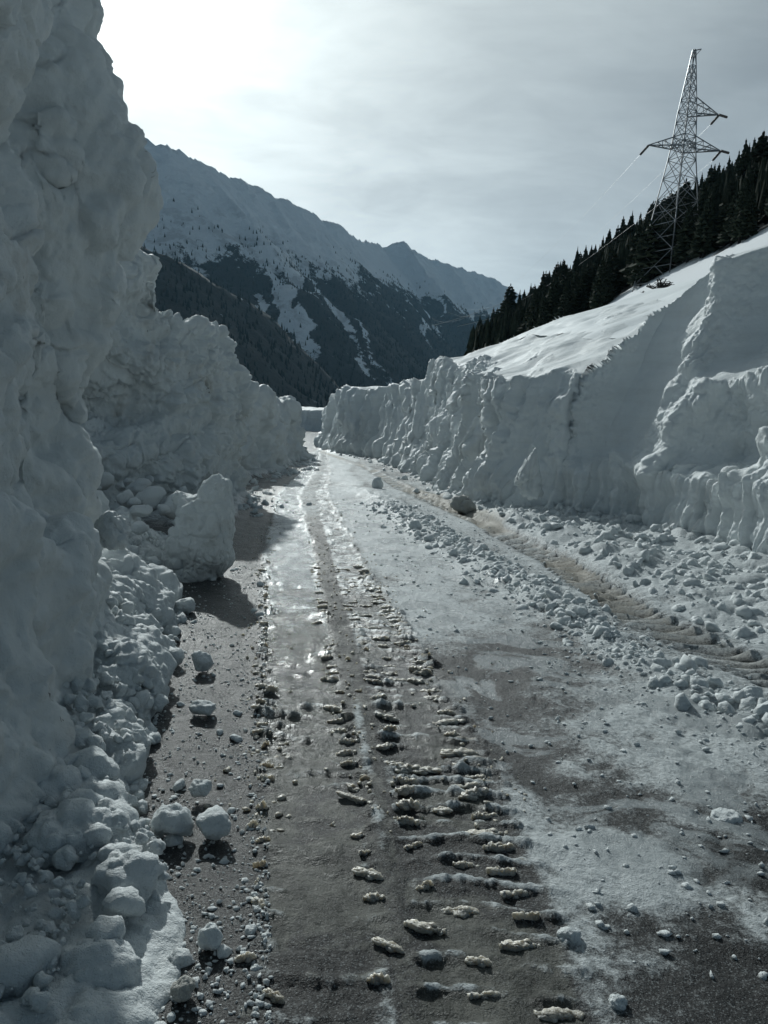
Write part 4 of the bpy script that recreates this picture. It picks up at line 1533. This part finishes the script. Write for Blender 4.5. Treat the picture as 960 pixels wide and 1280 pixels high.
def string(a, b, n=10):
    """a string of insulator discs"""
    a, b = np.array(a), np.array(b)
    d = b - a
    u = np.cross(d, [0, 1, 0.2])
    u /= np.linalg.norm(u)
    v = np.cross(d, u)
    v /= np.linalg.norm(v)
    V, F = [], []
    prof = [(0, .04)]
    for k in range(n):
        t0, t1 = (k + .1)/n, (k + .75)/n
        prof += [(t0, .05), (t0, .17), (t1, .11), (t1, .05)]
    prof += [(1, .04)]
    for t, r in prof:
        for s in range(8):
            V.append(a + d*t + r*(u*math.cos(s*.7854) + v*math.sin(s*.7854)))
    for q in range(len(prof) - 1):
        for s in range(8):
            F.append((q*8 + s, q*8 + (s+1) % 8, q*8 + 8 + (s+1) % 8, q*8 + 8 + s))
    link('insulator_string', raw_mesh('insulator_string', np.array(V), np.array(F)), M_GLASS, tower)
    return b


zl, zu = TH*.565, TH*.722
tips = [arm(zl, -4.6, 1.5), arm(zl, 4.9, 1.6), arm(zu, 4.1, 2.0)]
ends = []
for t in tips:
    ends.append(string(t + [0, 0, -.1], t + [-1.1, -.6, -1.5]))
for t in tips[1:]:
    string(t + [0.1, 0, 0], t + [1.5, .9, .12])
part('peak_bracket', [((0, 0, TH - .1), (.9, 0, TH + .15), .05), ((0, 0, TH - 1.0), (.9, 0, TH + .15), .04)], M_STEEL, tower)


def wire(p, q, sag, r, label, group):
    V, F = [], []
    n = 30
    for k in range(n + 1):
        t = k/n
        c = np.array(p)*(1-t) + np.array(q)*t
        c[2] -= 4*sag*t*(1-t)
        for s in range(5):
            V.append(c + r*np.array([math.cos(s*1.2566)*.7, -math.cos(s*1.2566)*.7, math.sin(s*1.2566)]))
    for k in range(n):
        for s in range(5):
            F.append((k*5 + s, k*5 + (s+1) % 5, k*5 + 5 + (s+1) % 5, k*5 + 5 + s))
    o = link('power_line', raw_mesh('power_line', np.array(V), np.array(F)), M_WIRE)
    tag(o, label, 'wire', group)


wire(pt(540, 407, 300), pt(690, 352, 345), 1.5, .10, 'upper bright wire crossing the dark valley forest beside the hill', None)
wire(pt(572, 408, 300), pt(690, 372, 345), 1.0, .10, 'lower short bright wire dipping behind the dark hill', None)

for q_, e_ in enumerate(ends):
    side = ('left', 'lower right', 'upper right')[q_]
    wq = Matrix.Translation(tower.location) @ Matrix.Rotation(lean, 4, 'Y') @ Vector(e_)
    wire(wq, pt((540, 560, 575)[q_], (398, 390, 384)[q_], 420), 9, .012, 'thin power line hanging from the %s insulator of the tower down the valley' % side, None)

# dead brush by the foot of the tower
def brush(px, py, Y, s, label):
    V, F = [], []
    for k in range(26):
        a = random.uniform(0, 6.28)
        e = random.uniform(.1, 1.1)
        p = np.array([random.uniform(-.5, .5)*s, random.uniform(-.5, .5)*s, -.2])
        q = p + s*random.uniform(.5, 1)*np.array([math.cos(a)*math.cos(e), math.sin(a)*math.cos(e), math.sin(e)])
        bar(V, F, p, q, .035*s)
        for j in range(5):
            c = p + (q - p)*random.uniform(.3, 1)
            bar(V, F, c, c + s*.35*np.array([random.uniform(-1, 1), random.uniform(-1, 1), random.uniform(-.2, .8)]), .022*s)
    o = link('bare_bush', raw_mesh('bare_bush', np.array(V), np.array(F), False), M_BARK)
    o.location = pt(px, py, Y)
    tag(o, label, 'bush')


brush(826, 356, 40, 0.5, 'dark leafless bush sticking out of the snow below the tower')
brush(808, 366, 42, 0.35, 'small twiggy bush lower on the snow edge, left of the larger one')

HAZE = 0.000027
# ------------------------------------------------------------------ far mountains
MAIN = [(-60, 260, 2300), (60, 190, 2350), (140, 158, 2380), (200, 174, 2400), (225, 186, 2480), (265, 208, 2600), (320, 232, 2800), (345, 246, 2900), (395, 266, 3100), (430, 281, 3300), (450, 299, 3500), (478, 306, 3900),
        (505, 302, 4000), (525, 316, 4200), (560, 329, 4400), (600, 341, 4700), (625, 353, 4900), (648, 366, 5100), (720, 420, 5600), (800, 470, 6000)]
SPURS = [
    [(-40, 230, 1250), (60, 250, 1280), (120, 270, 1300), (185, 306, 1320), (215, 326, 1340), (280, 366, 1400), (345, 404, 1500), (390, 445, 1580), (430, 505, 1650)],
    [(225, 186, 2480), (268, 240, 2450), (330, 290, 2350), (365, 345, 2200), (430, 385, 2230), (480, 432, 2280), (525, 475, 2330), (560, 505, 2360)],
    [(395, 266, 3100), (432, 320, 3000), (470, 356, 2950), (520, 392, 3000), (560, 432, 3050), (600, 475, 3080)],
    [(505, 302, 4000), (535, 348, 3800), (575, 385, 3700), (610, 415, 3700), (660, 470, 3700)],
    [(430, 281, 3300), (445, 320, 3250), (462, 345, 3200)],
    [(320, 232, 2800), (345, 280, 2700), (380, 320, 2600), (420, 350, 2560)],
]
MX, MY = np.linspace(-2600, 2600, 460), np.linspace(650, 6600, 520)
Xg, Yg = np.meshgrid(MX, MY, indexing='ij')


def roof(pl, sl):
    P = [pt(*p) for p in pl]
    z = np.full(Xg.shape, -400.0)
    for a, b in zip(P[:-1], P[1:]):
        d = b[:2] - a[:2]
        L2 = d @ d
        t = np.clip(((Xg - a[0])*d[0] + (Yg - a[1])*d[1])/L2, 0, 1)
        dist = np.hypot(Xg - a[0] - t*d[0], Yg - a[1] - t*d[1])
        zz = a[2] + t*(b[2] - a[2]) - sl*dist
        np.maximum(z, zz, out=z)
    return z


Zm = roof(MAIN, 1.05)
for k, s in enumerate(SPURS):
    Zm = smax(Zm, roof(s, 0.9), 14.0)
xr, yr = Xg.ravel(), Yg.ravel()
rg = 1 - np.abs(fbm(xr/420, yr/420, 0*xr, 1, 201))
rg = rg + 0.5*(1 - np.abs(fbm(xr/190, yr/190, 0*xr, 1, 203))) + 0.25*(1 - np.abs(fbm(xr/85, yr/85, 0*xr, 2, 205)))
amp = np.clip((Zm.ravel() + 100)/500, 0.1, 1)
Zc = roof(MAIN, 0.3).ravel()
crestness = np.exp(-np.abs(Zc - Zm.ravel())/40)
Zm = (Zm.ravel() + amp*64*(rg - 1.35)*(1 - 0.85*crestness) + 8*fbm(xr/60, yr/60, 0*xr, 4, 207)).reshape(Xg.shape)
Zm = np.maximum(Zm, -14.0)


def forest_prob(tx, ty, tz):
    tn = fbm(tx/260, ty/260, 0*tx, 4, 211) + 0.6*fbm(tx/80, ty/80, 0*tx, 3, 213)
    line = np.interp(ty, [700, 1500, 1800, 2050, 2200, 2600, 3000, 3700, 4500], [520, 500, 390, 330, 420, 450, 520, 580, 620])
    p = sstep(100, -110, tz - line + 65*tn)
    wx = tx + 60*fbm(tx/150, ty/150, 0*tx, 3, 218) + 0.35*ty
    chute = sstep(0.34, 0.7, fbm(wx/40, (ty + 90*fbm(tx/200, ty/200, 0*tx, 2, 219))/430, 0*tx, 3, 217))*sstep(-330, -60, tz - line)
    return p*(1 - 0.95*chute)


scrub = np.clip(1.0 - (Zm.ravel() - 380)/420, 0, 1)
me = raw_mesh('mountain', np.stack([xr, yr, Zm.ravel()], 1), grid_faces(len(MX), len(MY)))
attr(me, 'scrub', scrub)
attr(me, 'forest', forest_prob(xr, yr, Zm.ravel()))
tag(link('mountain', me, mountain_mat()), 'snowy mountain range in shade with forested spurs', kind='structure')

nT = 190000
ti = rng.uniform(0, len(MX) - 1.01, nT)
tj = rng.uniform(0, 1, nT)**1.4*(len(MY) - 1.01)
i0, j0 = ti.astype(int), tj.astype(int)
fx, fy = ti - i0, tj - j0
tz = Zm[i0, j0]*(1-fx)*(1-fy) + Zm[i0+1, j0]*fx*(1-fy) + Zm[i0, j0+1]*(1-fx)*fy + Zm[i0+1, j0+1]*fx*fy
tx, ty = np.interp(ti, np.arange(len(MX)), MX), np.interp(tj, np.arange(len(MY)), MY)
keep = (rng.random(nT) < forest_prob(tx, ty, tz)**1.3 + 0.3*sstep(720, 380, tz)*sstep(.0, .8, fbm(tx/120, ty/350, 0*tx, 3, 231))) & (tz > -12)
Tp = np.stack([tx, ty, tz - 2], 1)[keep]
forest_fill('far_forest', 0, Tp, rng.uniform(7, 15, len(Tp)), M_FARTREE, 'dark conifer forest on the lower mountain spurs', False)

# ------------------------------------------------------------------ air
hz = bpy.data.materials.new('air_haze')
hz.use_nodes = True
ht = NT(hz.node_tree)
pv = ht.node('ShaderNodeVolumePrincipled')
pv.inputs['Color'].default_value = (0.36, 0.70, 1.0, 1)
pv.inputs['Density'].default_value = HAZE
pv.inputs['Anisotropy'].default_value = 0.3
ht.set(ht.node('ShaderNodeOutputMaterial').inputs['Volume'], pv.outputs[0])
hb = bmesh.new()
bmesh.ops.create_cube(hb, size=1.0)
hm = bpy.data.meshes.new('haze')
hb.to_mesh(hm)
hb.free()
ho = link('haze', hm, hz)
ho.scale = (9400*2, 9400*2, 1200)
ho.location = (0, 0, 600 - 14.5)
tag(ho, 'thin bluish air between the road and the mountains', kind='stuff')
